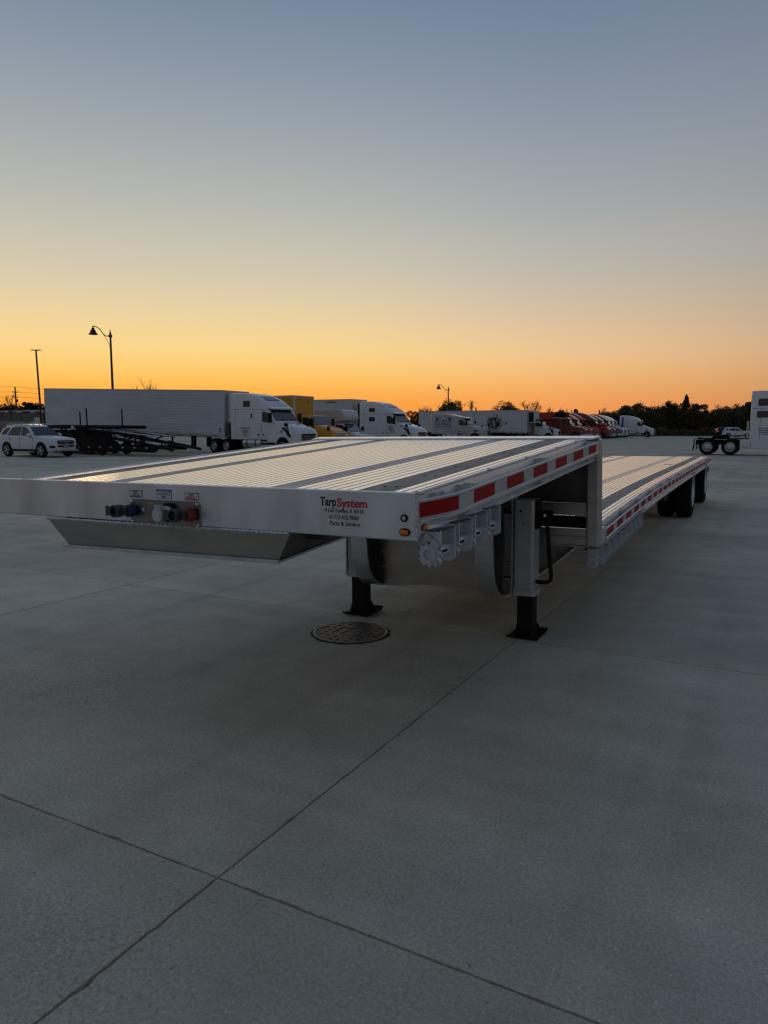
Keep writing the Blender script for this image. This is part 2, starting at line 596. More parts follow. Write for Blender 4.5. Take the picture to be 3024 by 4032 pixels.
def text(name, s, size, mat, parent, loc, rot=(math.pi / 2, 0, 0), xs=1.0, bold=0.0, extrude=0.0, align='LEFT', shear=0.0, spacing=1.0, flipx=False, fit=None):
    cu = bpy.data.curves.new('t', 'FONT')
    cu.body = s
    cu.size = size
    cu.extrude = extrude
    cu.offset = bold
    cu.align_x = align
    cu.shear = shear
    cu.space_character = spacing
    cu.resolution_u = 3
    ob = bpy.data.objects.new('t', cu)
    COL.objects.link(ob)
    bpy.context.view_layer.update()
    me = bpy.data.meshes.new_from_object(ob.evaluated_get(bpy.context.evaluated_depsgraph_get()))
    bpy.data.objects.remove(ob)
    bpy.data.curves.remove(cu)
    me.name = name
    me.materials.clear()
    o = link(name, me, mat, parent, 0, loc)
    o.rotation_euler = rot
    if fit:
        xv = [v.co.x for v in me.vertices]
        xs = fit / (max(xv) - min(xv))
    o.scale = (-xs if flipx else xs, 1, 1)
    return o


def dup(o, parent, loc=None, rot=None):
    c = o.copy()
    COL.objects.link(c)
    c.parent = parent
    if loc is not None:
        c.location = loc
    if rot is not None:
        c.rotation_euler = rot
    for ch in o.children:
        dup(ch, c)
    return c


def px_dir(u):
    """horizontal world direction of the image column u of the 3024 px wide frame, per metre of depth"""
    x = (u - 1512) / F_PX * math.cos(PITCH)
    c, s = math.cos(YAW), math.sin(YAW)
    return (x * c - s, x * s + c)


def at(u, d):
    a, b = px_dir(u)
    return a * d, b * d


def x_at(u, y):
    a, b = px_dir(u)
    return a * y / b


def zat(v, d):
    """height of image row v at depth d"""
    return CAM_H + (1684 - v) * d / F_PX


def lerp_tab(tab, x):
    for (a, za), (b, zb) in zip(tab, tab[1:]):
        if x <= b:
            return za + (zb - za) * (x - a) / (b - a)
    return tab[-1][1]


# ------------------------------------------------------------------ ground
def sstep(a, b, x):
    t = min(1, max(0, (x - a) / (b - a)))
    return t * t * (3 - 2 * t)


def gz(x, y):
    return min(1.25, 0.036 * max(0, -37 - x)) * sstep(25, 36, y) - 0.02


def axis_vals(lo, hi, dlo, dhi, step):
    return list(np.arange(dlo, dhi + .1, step)) + [dhi + (hi - dhi) * q ** 2 for q in (.1, .2, .35, .5, .7, 1)], [lo + (dlo - lo) * (1 - q ** 2) for q in (1, .7, .5, .35, .2, .1)]


xs_hi, xs_lo = axis_vals(-900, 900, -100, 14, 2)
ys_hi, ys_lo = axis_vals(-300, 1400, -6, 60, 2)
gx, gy = sorted(xs_lo) + xs_hi, sorted(ys_lo) + ys_hi
b = MB()
nx = len(gx)
vs = [(x, y, gz(x, y)) for y in gy for x in gx]
fs = [(j * nx + i, j * nx + i + 1, (j + 1) * nx + i + 1, (j + 1) * nx + i) for j in range(len(gy) - 1) for i in range(nx - 1)]
b.add(vs, fs)
yard = struct(b.build('yard_ground', 'concrete', angle=60))

JX = [-40.0, -35.6, -31.2, -26.8, -22.5, -18.1, -13.73, -9.36, -6.16, -1.79, 2.58, 6.95, 11.3]
JY = [-5.15, -1.593, 1.967] + [5.525 + 3.56 * k for k in range(11)]
pav = MB().box(-.5, .5, -.5, .5, -.5, -.4)
GAP = 0.0045
for i in range(len(JX) - 1):
    for j in range(len(JY) - 1):
        x0, x1, y0, y1 = JX[i] + GAP, JX[i + 1] - GAP, JY[j] + GAP, JY[j + 1] - GAP
        cx, cy = (x0 + x1) / 2, (y0 + y1) / 2
        c, s = math.cos(YAW), math.sin(YAW)
        dep, lat = -cx * s + cy * c, cx * c + cy * s
        if dep < -3 or dep > 43 or abs(lat) > dep * .56 + 4.5:
            continue
        near = dep < 9
        pts = []
        rr = random.Random(i * 97 + j)
        step = .05 if near else 10

        def edge(ax, ay, bx, by):
            n = max(1, int(math.hypot(bx - ax, by - ay) / step))
            for k in range(n):
                t = k / n
                jx = rr.gauss(0, .0022) if (near and k) else 0
                if near and k and rr.random() < .08:
                    jx = abs(jx) + rr.random() * .011
                px_, py_ = ax + (bx - ax) * t, ay + (by - ay) * t
                if ax == bx:
                    pts.append((px_ + (abs(jx) if ax == x0 else -abs(jx)), py_))
                else:
                    pts.append((px_, py_ + (abs(jx) if ay == y0 else -abs(jx))))
        edge(x0, y0, x1, y0)
        edge(x1, y0, x1, y1)
        edge(x1, y1, x0, y1)
        edge(x0, y1, x0, y0)
        z = rr.uniform(-.0012, .0012)
        MB().prism([(p[0] - cx, p[1] - cy) for p in pts], 'z', -.05, z).build('concrete_slab', 'concrete', yard, loc=(cx, cy, 0))

# manhole cover -----------------------------------------------------------
mh = thing('manhole_cover', 'round cast iron sanitary manhole cover in front of the landing legs', 'manhole cover', (-3.073, 5.063, 0), (0, 0, R(0)))
mh.scale = (.95, .95, 1)
pr = []
n = 72
rr = random.Random(3)
rim_o = [.345 + .012 * rr.random() + .006 * math.sin(k * .9) for k in range(n)]
b = MB()
b.loft([[(rim_o[k] * math.cos(2 * math.pi * k / n), rim_o[k] * math.sin(2 * math.pi * k / n), z) for k in range(n)] for z in (-.01, .0022)])
b.build('mortar_ring', 'tar', mh)
b = MB().lathe([(.330, 0), (.330, .009), (.306, .009), (.306, .0)], (0, 0, 0), n=64, cap=False)
b.build('frame', 'iron_rim', mh, 50)
# lid as stepped relief on a 1 cm grid
N = 62
half = N * .01 / 2
low = {}


def zcell(i, j):
    x, y = (i + .5) * .01 - half, (j + .5) * .01 - half
    if x * x + y * y > .302 ** 2:
        return None
    if x * x + y * y > .293 ** 2 and x * x + y * y < .302 ** 2:
        return .004
    # square vent pockets on a 7.5 cm raster, none where the three name bars run
    if abs(y) < .17:
        for cxb, w, l in ((0.0, .04, .125), (-.105, .022, .11), (.12, .022, .155)):
            if abs(x - cxb) < w + .001 and abs(y) < l:
                return .0042
    inbar = any(abs(x - cxb) < w + .022 and abs(y) < l + .03 for cxb, w, l in ((0.0, .04, .125), (-.105, .022, .11), (.12, .022, .155)))
    if not inbar:
        mx, my = (x + .6) % .075, (y + .6) % .075
        if .02 < mx < .055 and .022 < my < .052 and x * x + y * y < .283 ** 2:
            return -.004
    return .0085


b = MB()
for i in range(N):
    for j in range(N):
        z = zcell(i, j)
        if z is None:
            continue
        x0, y0 = i * .01 - half, j * .01 - half
        b.add([(x0, y0, z), (x0 + .01, y0, z), (x0 + .01, y0 + .01, z), (x0, y0 + .01, z)], [(0, 1, 2, 3)])
        for di, dj, pa, pb in ((1, 0, (x0 + .01, y0), (x0 + .01, y0 + .01)), (0, 1, (x0, y0 + .01), (x0 + .01, y0 + .01))):
            z2 = zcell(i + di, j + dj)
            if z2 is not None and z2 != z:
                b.add([(*pa, z), (*pb, z), (*pb, z2), (*pa, z2)], [(0, 1, 2, 3)])
lid = b.build('lid', 'iron', mh)
MB().lathe([(0.001, -.006), (.30, -.006)], (0, 0, 0), n=48, cap=False).build('pocket_floor', 'black', mh)
text('lettering', 'SANITARY', .062, 'iron_rim', lid, (.021, .118, .0046), (0, 0, R(-90)), xs=.74, bold=.001, extrude=.002)
text('lettering', 'SEWER', .034, 'iron_rim', lid, (-.092, .10, .0046), (0, 0, R(-90)), xs=1.4, bold=.001, extrude=.002)
MB().box(.113, .118, -.14, .14, .0045, .0075).box(.124, .128, -.14, .14, .0045, .0075).build('raised_bar', 'iron_rim', lid)

# small flat pieces ---------------------------------------------------------------
b = MB()
n = 11
ring = [(.055 * (1 + .25 * math.sin(k * 2.1)) * math.cos(2 * math.pi * k / n), .035 * (1 + .25 * math.cos(k * 1.7)) * math.sin(2 * math.pi * k / n), .004 + .006 * ((k * 7) % 3)) for k in range(n)]
ring2 = [(p[0] * .5, p[1] * .5, .012) for p in ring]
b.loft([[(p[0] * .96, p[1] * .96, 0.001) for p in ring], ring, ring2])
o = b.build('ground_piece', 'pale_piece', None, 40, loc=(-3.0, 5.92, 0))  # small pale raised piece on the concrete
tag(o, 'pale flattened piece on the concrete under the trailer', 'litter')
o2 = MB().loft([[(p[0] * .45, p[1] * .6, .001) for p in ring], [(p[0] * .4, p[1] * .5, .006) for p in ring2]]).build('ground_piece', 'ink_grey', None, loc=(-3.33, 5.98, 0))
tag(o2, 'tiny grey scrap of litter beside the left landing foot', 'litter')
# ------------------------------------------------------------------ drop deck trailer (u across: 0 = right deck edge, v along, z up)
TR = thing('drop_deck_trailer', 'empty silver aluminium drop-deck trailer standing on its landing legs in the foreground', 'trailer',
           (-1.286, 2.66, 0), (0, -0.0095, R(0.75)))
WD = 2.48
VB = 3.25
VE = 16.15
zU = lambda v: 1.429 + .0585 * v
LT = [(3.2, .848), (3.68, .868), (4.4, .897), (5.22, .925), (6.1, .948), (7.13, .967), (8.2, .979), (9.5, .988), (11.85, .998), (14, 1.008), (16.2, 1.02)]
zL = lambda v: lerp_tab(LT, v)
VU = [.055, .8, 1.6, 2.4, 3.14]
VLa = [3.30] + [3.68 + .36 * k for k in range(9)] + [6.62]
VLb = [6.635] + [7 + .5 * k for k in range(18)] + [16.08]


def along(poly, vv, zf, bld=None):
    """extrude polygon (u, dz) along v following the deck height zf"""
    b = bld or MB()
    b.loft([[(p[0], v, zf(v) + p[1]) for p in poly] for v in vv])
    return b


rails = [(0.0, -.137, 3), (-.303, -.641, 6), (-.774, -1.706, 17), (-1.839, -2.177, 6), (-2.343, -2.48, 3)]
for vv, zf in ((VU, zU), (VLa, zL), (VLb, zL)):
    for a, c, n in rails:
        pitch = (a - c) / n
        base = None
        for k in range(n):
            u = a - pitch * (k + .5)
            if base is None:
                h = pitch / 2 - .0048
                base = along([(-h, -.016), (h, -.016), (h, -.002), (h - .002, 0), (-h + .002, 0), (-h, -.002)], vv, zf).mesh('deck_plank')
                base.materials.append(MT['alu_deck'])
                base.materials.append(MT['alu_groove'])
                for p_ in base.polygons:
                    if abs(p_.normal.x) > .9:
                        p_.material_index = 1  # plank sides coloured dark so the grooves read as shaded
            link('deck_plank', base, 'alu_deck', TR, loc=(u, 0, 0))
    # web below the grooves
    along([(0, -.04), (0, -.013), (-WD, -.013), (-WD, -.04)], vv, zf).build('deck_pan', 'alu_groove', TR)  # dark pan colour paints the shade at the groove bottoms
# chain slot strips: two ribs with a dull channel between
for vv, zf in ((VU, zU), (VLa, zL), (VLb, zL)):
    for a in (-.643, -1.708):
        st = along([(a, -.012), (a, -.004), (a - .129, -.004), (a - .129, -.012)], vv, zf).build('chain_slot_strip', 'alu_strip', TR)
        for q in (0.004, .045, .083, .121):
            along([(a - q, -.006), (a - q, .0005), (a - q - .006, .0005), (a - q - .006, -.006)], vv, zf).build('rib', 'alu', st)
# hardwood nailing strips
for a in (-.139, -2.179):
    for vv, zf in ((VU[:1] + [1.0, 1.9], zU), ([1.905, 2.5, 3.14], zU), ([3.3, 3.68, 4.1, 4.395], zL), ([4.40, 4.8, 5.22, 5.8, 6.62], zL),
                   ([6.635, 7.2, 8, 9, 9.6], zL), ([9.61, 11, 12.4], zL), ([12.41, 14, 16.08], zL)):
        along([(a, -.02), (a, -.0015), (a - .162, -.0015), (a - .162, -.02)], vv, zf).build('wood_board', 'wood', TR)
rr = random.Random(5)
b = MB()
for v in np.arange(.2, 3.1, .42):
    for a in (-.19, -.25, -2.23, -2.29):
        b.lathe([(.008, 0), (.008, .002)], (a + rr.uniform(-.01, .01), v, zU(v) - .0012), n=8)
stuff(b.build('board_screws', 'black', TR))

# front plate ---------------------------------------------------------------
FP = MB().box(-2.72, 0, 0, .012, 1.236, 1.433).box(-2.72, 0, .012, .052, 1.426, 1.433).box(-2.72, 0, .012, .05, 1.232, 1.24).build('front_plate', 'alu_front', TR, bevel=.003)


def bead(pts, r, seed, name='weld_bead', mat='weld'):
    rr = random.Random(seed)
    P = []
    for a, b_ in zip(pts, pts[1:]):
        a, b_ = Vector(a), Vector(b_)
        n = max(2, int((b_ - a).length / .009))
        for k in range(n):
            P.append(a.lerp(b_, k / n) + Vector((0, 0, rr.uniform(-.001, .001))))
    P.append(Vector(pts[-1]))
    rs = [r * (1 + .28 * math.sin(i * 2.2) + rr.uniform(-.12, .12)) for i in range(len(P))]
    return MB().tube(P, rs, 6).build(name, mat, FP, 50)


bead([(0.003, .004, 1.24), (0.004, .004, 1.43)], .008, 1)
bead([(-.005, .006, 1.433), (0.012, .05, 1.43)], .008, 2)
# sloping apron with pick-up plate
AP = MB()
zt_l, zt_r = 1.225, 1.2285
AP.hexa([(-2.225, .10, 1.058), (-.772, .10, 1.078), (-.772, .108, 1.078), (-2.225, .108, 1.058)],
        [(-2.27, .008, 1.216), (-.64, .008, 1.222), (-.64, .018, 1.222), (-2.27, .018, 1.216)])
AP.hexa([(-2.26, .094, 1.046), (-.765, .094, 1.067), (-.80, 1.35, 1.13), (-2.26, 1.35, 1.11)],
        [(-2.26, .094, 1.057), (-.765, .094, 1.078), (-.80, 1.35, 1.142), (-2.26, 1.35, 1.122)])
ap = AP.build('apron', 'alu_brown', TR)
for u, s_ in ((-.775, 0), (-2.22, .02)):
    b = MB().hexa([(u - .006, .11, 1.076 - s_), (u + .0, .11, 1.076 - s_), (u - .03, 1.3, 1.138 - s_), (u - .036, 1.3, 1.138 - s_)],
           [(u - .006 + .08, .03, 1.228), (u + .08, .03, 1.228), (u + .05, 1.3, 1.31), (u + .044, 1.3, 1.31)])
    b.build('gusset', 'alu_dark', ap)
MB().hexa([(-2.262, .088, 1.044), (-.762, .088, 1.065), (-.762, .1, 1.065), (-2.262, .1, 1.044)],
          [(-2.262, .088, 1.062), (-.762, .088, 1.083), (-.762, .1, 1.083), (-2.262, .1, 1.062)]).build('wear_edge', 'galv', ap, bevel=.002)
bead([(-2.272, .004, 1.222), (-1.6, -.001, 1.225), (-.638, .004, 1.229)], .0085, 4)

# connection plate with couplings --------------------------------------------
cp = MB().prism([(-1.6, 1.226), (-1.165, 1.226), (-1.15, 1.241), (-1.15, 1.34), (-1.165, 1.355), (-1.6, 1.355), (-1.615, 1.34), (-1.615, 1.241)], 'y', -.006, .001).build('connection_plate', 'plate_steel', TR, bevel=.0015)
bolt_me = MB().lathe([(.0085, 0), (.0085, -.003), (.006, -.006), (.0005, -.0075)], (0, 0, 0), 'y', 10).mesh('bolt', 50)
for u, z in ((-1.600, 1.342), (-1.167, 1.342), (-1.600, 1.24), (-1.167, 1.24)):
    link('bolt', bolt_me, 'chrome', cp, loc=(u, -.006, z))


def gladhand(u, z, cap):
    g = MB()
    g.lathe([(.016, 0), (.016, -.05), (.02, -.055)], (u + .03, -.005, z), 'y', 12)
    g.hexa([(u - .045, -.075, z - .018), (u + .04, -.075, z - .018), (u + .04, -.045, z - .02), (u - .045, -.045, z - .02)],
           [(u - .045, -.075, z + .018), (u + .04, -.075, z + .02), (u + .04, -.045, z + .02), (u - .045, -.045, z + .018)])
    g.lathe([(.031, -.045), (.033, -.08), (.031, -.098), (.024, -.098), (.023, -.06)], (u - .018, 0, z), 'y', 20, cap=False)
    g.hexa([(u - .082, -.09, z - .026), (u - .045, -.09, z - .016), (u - .045, -.072, z - .016), (u - .082, -.072, z - .026)],
           [(u - .082, -.09, z + .026), (u - .045, -.09, z + .016), (u - .045, -.072, z + .016), (u - .082, -.072, z + .026)])
    o = g.build('gladhand', 'cast_dark', TR, 40)
    MB().lathe([(.0005, -.062), (.025, -.062)], (u - .018, 0, z), 'y', 16, cap=False).build('seal', 'black', o)
    MB().lathe([(.02, -.012), (.031, -.016), (.033, -.03), (.028, -.04), (.032, -.05), (.02, -.058)], (u + .032, 0, z), 'y', 14).build('colour_boot', cap, o, 50)
    return o


tag(gladhand(-1.62, 1.296, 'blue_cap'), 'blue-booted air coupling')
tag(gladhand(-1.225, 1.292, 'red_cap'), 'red-booted air coupling')
sk = MB()
oct_ = [(-1.34 + .048 * math.cos(R(22.5 + 45 * k)), 1.296 + .05 * math.sin(R(22.5 + 45 * k))) for k in range(8)]
sk.prism(oct_, 'y', -.028, -.006)
so = sk.build('socket', 'black', TR, bevel=.003)
MB().lathe([(.034, -.028), (.034, -.05)], (-1.335, 0, 1.298), 'y', 8).build('socket_body', 'galv', so, bevel=.002)
lidp = [(-1.372 + .031 * math.cos(R(a)), 1.288 + .034 * math.sin(R(a))) for a in range(0, 360, 24)]
MB().prism(lidp, 'y', -.068, -.055).lathe([(.024, -.068), (.022, -.072), (.001, -.072)], (-1.372, 0, 1.288), 'y', 18).box(-1.386, -1.352, -.066, -.04, 1.312, 1.334).build('socket_lid', 'galv', so, 40)
sw = MB()
sw.lathe([(.011, -.006), (.011, -.012)], (-1.52, 0, 1.303), 'y', 8).lathe([(.011, -.006), (.011, -.012)], (-1.424, 0, 1.297), 'y', 8)
sw.build('hex_bolt', 'galv', cp)
MB().tube([(-1.475, -.008, 1.338), (-1.455, -.008, 1.337), (-1.435, -.008, 1.318), (-1.412, -.008, 1.303), (-1.41, -.008, 1.29), (-1.44, -.008, 1.268), (-1.47, -.008, 1.262)], .0022, 6).build('wire_loop', 'galv', cp, 60)

# stickers
def sticker(u0, u1, z0, z1, frame, rows):
    o = MB().box(u0, u1, -.0012, .001, z0, z1).build('sticker', frame, TR)
    w, h = u1 - u0, z1 - z0
    p = MB().box(u0 + .003, u1 - .003, -.0022, -.0011, z0 + .003, z1 - .003).build('sticker_face', 'ink_white', o)
    for (s, fx, fz, size, mat, xs) in rows:
        text('lettering', s, size, mat, o, (u0 + w * fx, -.0028, z0 + h * fz), xs=xs, align='CENTER', bold=.0002)
    return o


def maker_mark(o, u, z, s=1.0):
    MB().prism([(u - .017 * s, z + .004 * s), (u + .018 * s, z + .006 * s), (u + .013 * s, z - .002 * s), (u - .004 * s, z - .004 * s), (u + .010 * s, z - .006 * s), (u - .010 * s, z - .005 * s)], 'y', -.003, -.002).build('maker_mark', 'ink_grey', o)


s1 = sticker(-1.622, -1.533, 1.362, 1.398, 'ink_blue', [('SERVICE', .55, .3, .0125, 'ink_black', 1.0)])
MB().box(-1.61, -1.545, -.003, -.002, 1.3665, 1.3705).build('stripe', 'ink_black', s1)
s2 = sticker(-1.437, -1.333, 1.362, 1.408, 'ink_blue', [('ANTI-LOCK BRAKE SYSTEM IS', .5, .50, .0062, 'ink_blue', 1.0), ('INSTALLED ON THIS TRAILER', .5, .38, .0062, 'ink_blue', 1.0)])
MB().box(-1.432, -1.338, -.003, -.002, 1.3955, 1.4045).build('header_band', 'ink_blue', s2)
text('lettering', 'BRAKE SYSTEM', .0088, 'ink_white', s2, (-1.385, -.0034, 1.3968), xs=1.15, align='CENTER', bold=.0002)
s3 = sticker(-1.249, -1.160, 1.360, 1.397, 'ink_blue', [('EMERGENCY', .5, .32, .0115, 'ink_red', 1.0)])
MB().box(-1.24, -1.17, -.003, -.002, 1.3645, 1.3695).build('stripe', 'ink_red', s3)

maker_mark(s1, -1.578, 1.389)
maker_mark(s2, -1.385, 1.371)
maker_mark(s3, -1.205, 1.387)

# dealer lettering
text('lettering', 'Tarp', .053, 'ink_black', FP, (-.4635, -.001, 1.3665), bold=.0012, extrude=.0006, fit=.0826)
text('lettering', 'System', .053, 'ink_red', FP, (-.3770, -.001, 1.3635), bold=.0012, extrude=.0006, fit=.1485)
text('lettering', 'East Dundee, IL 60118', .0262, 'ink_black', FP, (-.4226, -.001, 1.3378), bold=-.0001, extrude=.0006, fit=.175)
text('lettering', '773.435.9060', .0285, 'ink_black', FP, (-.3950, -.001, 1.3085), bold=-.0001, extrude=.0006, fit=.124)
text('lettering', 'Parts & Service', .0275, 'ink_black', FP, (-.4165, -.001, 1.2812), bold=0, extrude=.0006, fit=.150)
pin = MB().lathe([(.0058, 0), (.0058, -.001), (.0038, -.001), (.0038, 0)], (-.4345, -.0006, 1.349), 'y', 18, cap=False)
pin.prism([(-.4388, 1.3455), (-.4345, 1.336), (-.4302, 1.3455), (-.4345, 1.344)], 'y', -.0012, -.0006).build('map_pin_mark', 'ink_black', FP)
ph = MB().lathe([(.0082, 0), (.0082, -.001), (.0068, -.001), (.0068, 0)], (-.4095, -.0006, 1.3185), 'y', 22, cap=False)
ph.tube([(-.4125, -.001, 1.3215), (-.4130, -.001, 1.318), (-.4105, -.001, 1.3155), (-.4065, -.001, 1.3155)], .0015, 6).build('telephone_mark', 'ink_black', FP)


def oval(u, z, a, c, y0, y1, n=28):
    return [[(u + a * math.cos(2 * math.pi * k / n), y, z + c * math.sin(2 * math.pi * k / n)) for k in range(n)] for y in (y0, y1)]


ml = MB().loft(oval(-.050, 1.270, .026, .017, .002, -.008)).build('marker_lamp', 'black', TR, bevel=.002)
MB().loft(oval(-.050, 1.270, .0215, .0125, -.006, -.012) + oval(-.050, 1.270, .014, .0075, -.0155, -.016)[:1]).build('lens', 'amber', ml, 40)
rv = MB().lathe([(.016, .002), (.016, -.006), (.012, -.008), (.012, -.004)], (-.052, 0, 1.329), 'y', 24).build('receptacle', 'black', TR, 40)
MB().lathe([(.0105, -.003), (.009, -.007), (.0005, -.0075)], (-.052, 0, 1.329), 'y', 16).build('cap', 'galv', rv, 40)
n = 24
sl = MB().loft([[(x, .070 + .027 * math.cos(2 * math.pi * k / n), 1.283 + .018 * math.sin(2 * math.pi * k / n)) for k in range(n)] for x in (-.002, .008)]).build('marker_lamp', 'black', TR, bevel=.002)
MB().loft([[(x, .070 + q * .022 * math.cos(2 * math.pi * k / n), 1.283 + q * .0135 * math.sin(2 * math.pi * k / n)) for k in range(n)] for x, q in ((.006, 1), (.012, 1), (.016, .6))]).build('lens', 'amber', sl, 40)

# side rails, rub rails, tape, pockets, spools -------------------------------
for sgn, u0 in ((1, 0.0), (-1, -WD)):
    S_ = lambda poly: [(u0 + sgn * p[0], p[1]) for p in poly]
    for vv, zf, d in (([.012, 1.2, 2.4, 3.25], zU, -.178), ([3.36] + VLa[1:] + VLb[1:], zL, -.20)):
        rp = [(-.02, d), (-.02, -.01), (0.0, -.003), (.008, -.008), (.030, -.080), (.030, d + .03), (.040, d + .018), (.05, d + .012), (.05, d)]
        rv_ = ([.012, .12, .24, .36] + vv[1:]) if zf is zU else vv
        tp = lambda v: min(1.0, .06 + .94 * max(0, v - .012) / .33) if zf is zU else 1.0
        MB().loft([[(u0 + sgn * (p[0] if p[0] < .001 else p[0] * tp(v)), v, zf(v) + p[1]) for p in rp] for v in rv_]).build('side_rail', 'alu', TR)
        along(S_([(-.016, -.004), (-.016, .004), (-.004, .0065), (.004, .0025), (.004, -.004)]), vv, zf).build('rail_lip', 'alu', TR)
    # upper rub rail bends in to the front plate
    path = [(.004, .02), (.03, .10), (.058, .19), (.074, .27), (.080, .36), (.080, 1.0), (.080, 2.0), (.080, 3.2)]
    t_, bt = -.033, -.118
    def ring(u, v, uo=0.0):
        return [(u0 + sgn * (u + a), v, zU(v) + z_) for a, z_ in ((-.010, t_ + .004), (-.004, t_ + .008), (.002, t_ + .003), (0.0, t_ - .004), (0.0, bt + .014), (.007, bt + .010), (.007, bt), (-.006, bt))]
    MB().loft([ring(u, v) for u, v in path]).build('rub_rail', 'alu', TR, 40)
    pl = [3.60] + VLa[2:] + VLb[1:]
    tl, bl = -.022, -.108
    MB().loft([[(u0 + sgn * (.08 + a), v, zL(v) + z_) for a, z_ in ((-.010, tl + .004), (-.004, tl + .008), (.002, tl + .003), (0.0, tl - .004), (0.0, bl + .014), (.007, bl + .010), (.007, bl), (-.006, bl))] for v in pl]).build('rub_rail', 'alu', TR, 40)
    # reflective tape pieces
    def rub_u(v):
        for (a, va), (c_, vb) in zip(path, path[1:]):
            if v <= vb:
                return a + (c_ - a) * (v - va) / (vb - va)
        return .08
    cuts = [.025, .285, .454, .743, .933, 1.226, 1.413, 1.707, 1.899, 2.188, 2.374, 2.67, 2.847, 3.12]
    for i, (a, c_) in enumerate(zip(cuts, cuts[1:])):
        vv = sorted(set([a, c_ - .002] + [p[1] for p in path if a < p[1] < c_ - .002]))
        rg = []
        for v in vv:
            uu = u0 + sgn * (rub_u(v) + .0012)
            rg.append([(uu, v, zU(v) + bt + .017), (uu, v, zU(v) + t_ - .006), (uu - sgn * .002, v, zU(v) + t_ - .006), (uu - sgn * .002, v, zU(v) + bt + .017)])
        MB().loft(rg).build('reflective_tape', 'tape_red' if i % 2 == 0 else 'tape_white', TR)
    if sgn == 1:
        v, i = 3.64, 0
        while v < 16.0:
            L_ = .30 if i % 2 == 0 else .17
            rg = [[(.0812, q, zL(q) + bl + .017), (.0812, q, zL(q) + tl - .006), (.079, q, zL(q) + tl - .006), (.079, q, zL(q) + bl + .017)] for q in (v, min(16.1, v + L_ - .002))]
            MB().loft(rg).build('reflective_tape', 'tape_red' if i % 2 == 0 else 'tape_white', TR)
            v += L_
            i += 1
    # stake pockets and pipe spools
    spool = MB().cyl((.006, 0, 0), (.076, 0, 0), .017, 12).cyl((.004, 0, 0), (.012, 0, 0), .024, 12).mesh('spool', 40)
    pocket = MB()
    for a, c_ in (((.006, -.045), (.076, -.042)), ((.006, .042), (.076, .045)), ((.004, -.045), (.009, .045)), ((.071, -.045), (.076, .045))):
        pocket.box(a[0], c_[0], a[1], c_[1], -.09, .03)
    pocket = pocket.mesh('stake_pocket')
    for v in (.19, .47, 1.72, 3.06):
        o = link('stake_pocket', pocket, 'galv', TR, loc=(u0, v, zU(v) - .045))
        o.scale = (sgn * (1 if v > .3 else .36), 1, 1)
    for v in (.66, .84, 1.03, 1.23, 1.44, 1.98, 2.14, 2.32, 2.5, 2.7):
        link('spool', spool, 'galv', TR, loc=(u0, v, zU(v) - .075)).scale = (sgn, 1, 1)
    v, k = 3.72, 0
    while v < 16:
        if k % 5 == 0:
            link('stake_pocket', pocket, 'galv', TR, loc=(u0, v, zL(v) - .04)).scale = (sgn, 1, 1)
        else:
            link('spool', spool, 'galv', TR, loc=(u0, v, zL(v) - .06)).scale = (sgn, 1, 1)
        v += .19 if v < 9 else .38
        k += 1
    # chain tie tabs welded on the deck edge
    tab = MB().prism([(-.028, 0), (.028, 0), (.018, .007), (-.018, .007)], 'x', -.008, .006).mesh('tie_tab')
    for v in (.9, 1.55, 2.25, 2.8):
        link('tie_tab', tab, 'alu', TR, loc=(u0, v, zU(v) + .003))
    for v in np.arange(4.1, 12, .62):
        link('tie_tab', tab, 'alu', TR, loc=(u0, v, zL(v) + .003))

# rear cap of the upper deck, drop wall, corner posts ------------------------
MB().hexa([(-2.56, 3.10, zU(3.10) - .004), (.05, 3.10, zU(3.10) - .004), (.082, 3.27, zU(3.25) - .0), (-2.56, 3.27, zU(3.25) - .0)],
          [(-2.54, 3.105, zU(3.10) + .012), (.05, 3.105, zU(3.10) + .012), (.082, 3.27, zU(3.25) + .016), (-2.56, 3.27, zU(3.25) + .016)]).build('deck_end_cap', 'alu_deck', TR, bevel=.003)
for k in range(7):
    u = -.28 - .33 * k
    MB().box(u - .14, u + .14, 3.078, 3.102, zU(3.09) - .012, zU(3.09) + .001).build('cap_slot', 'alu_groove', TR)
for u0, u1 in ((-.026, .094), (-WD - .094, -WD + .026)):
    cpz = MB().hexa([(u0 + .012, 3.245, .73), (u1 - .002, 3.245, .73), (u1 - .002, 3.40, .73), (u0 + .012, 3.40, .73)],
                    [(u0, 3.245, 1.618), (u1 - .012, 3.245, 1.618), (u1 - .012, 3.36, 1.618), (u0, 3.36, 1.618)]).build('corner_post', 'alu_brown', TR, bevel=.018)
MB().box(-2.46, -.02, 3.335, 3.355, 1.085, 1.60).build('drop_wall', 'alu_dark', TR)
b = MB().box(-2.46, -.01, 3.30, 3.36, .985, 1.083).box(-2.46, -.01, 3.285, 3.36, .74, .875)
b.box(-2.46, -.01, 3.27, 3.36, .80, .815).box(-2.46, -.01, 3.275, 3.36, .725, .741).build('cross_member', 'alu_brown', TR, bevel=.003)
MB().box(-2.46, -.02, 3.27, 3.34, .885, .978).build('cross_tube', 'black', TR)
MB().box(-.06, .08, 3.41, 3.58, .735, .862).box(-.02, .085, 3.44, 3.6, .862, .872).build('rail_end_bracket', 'galv', TR, bevel=.006)

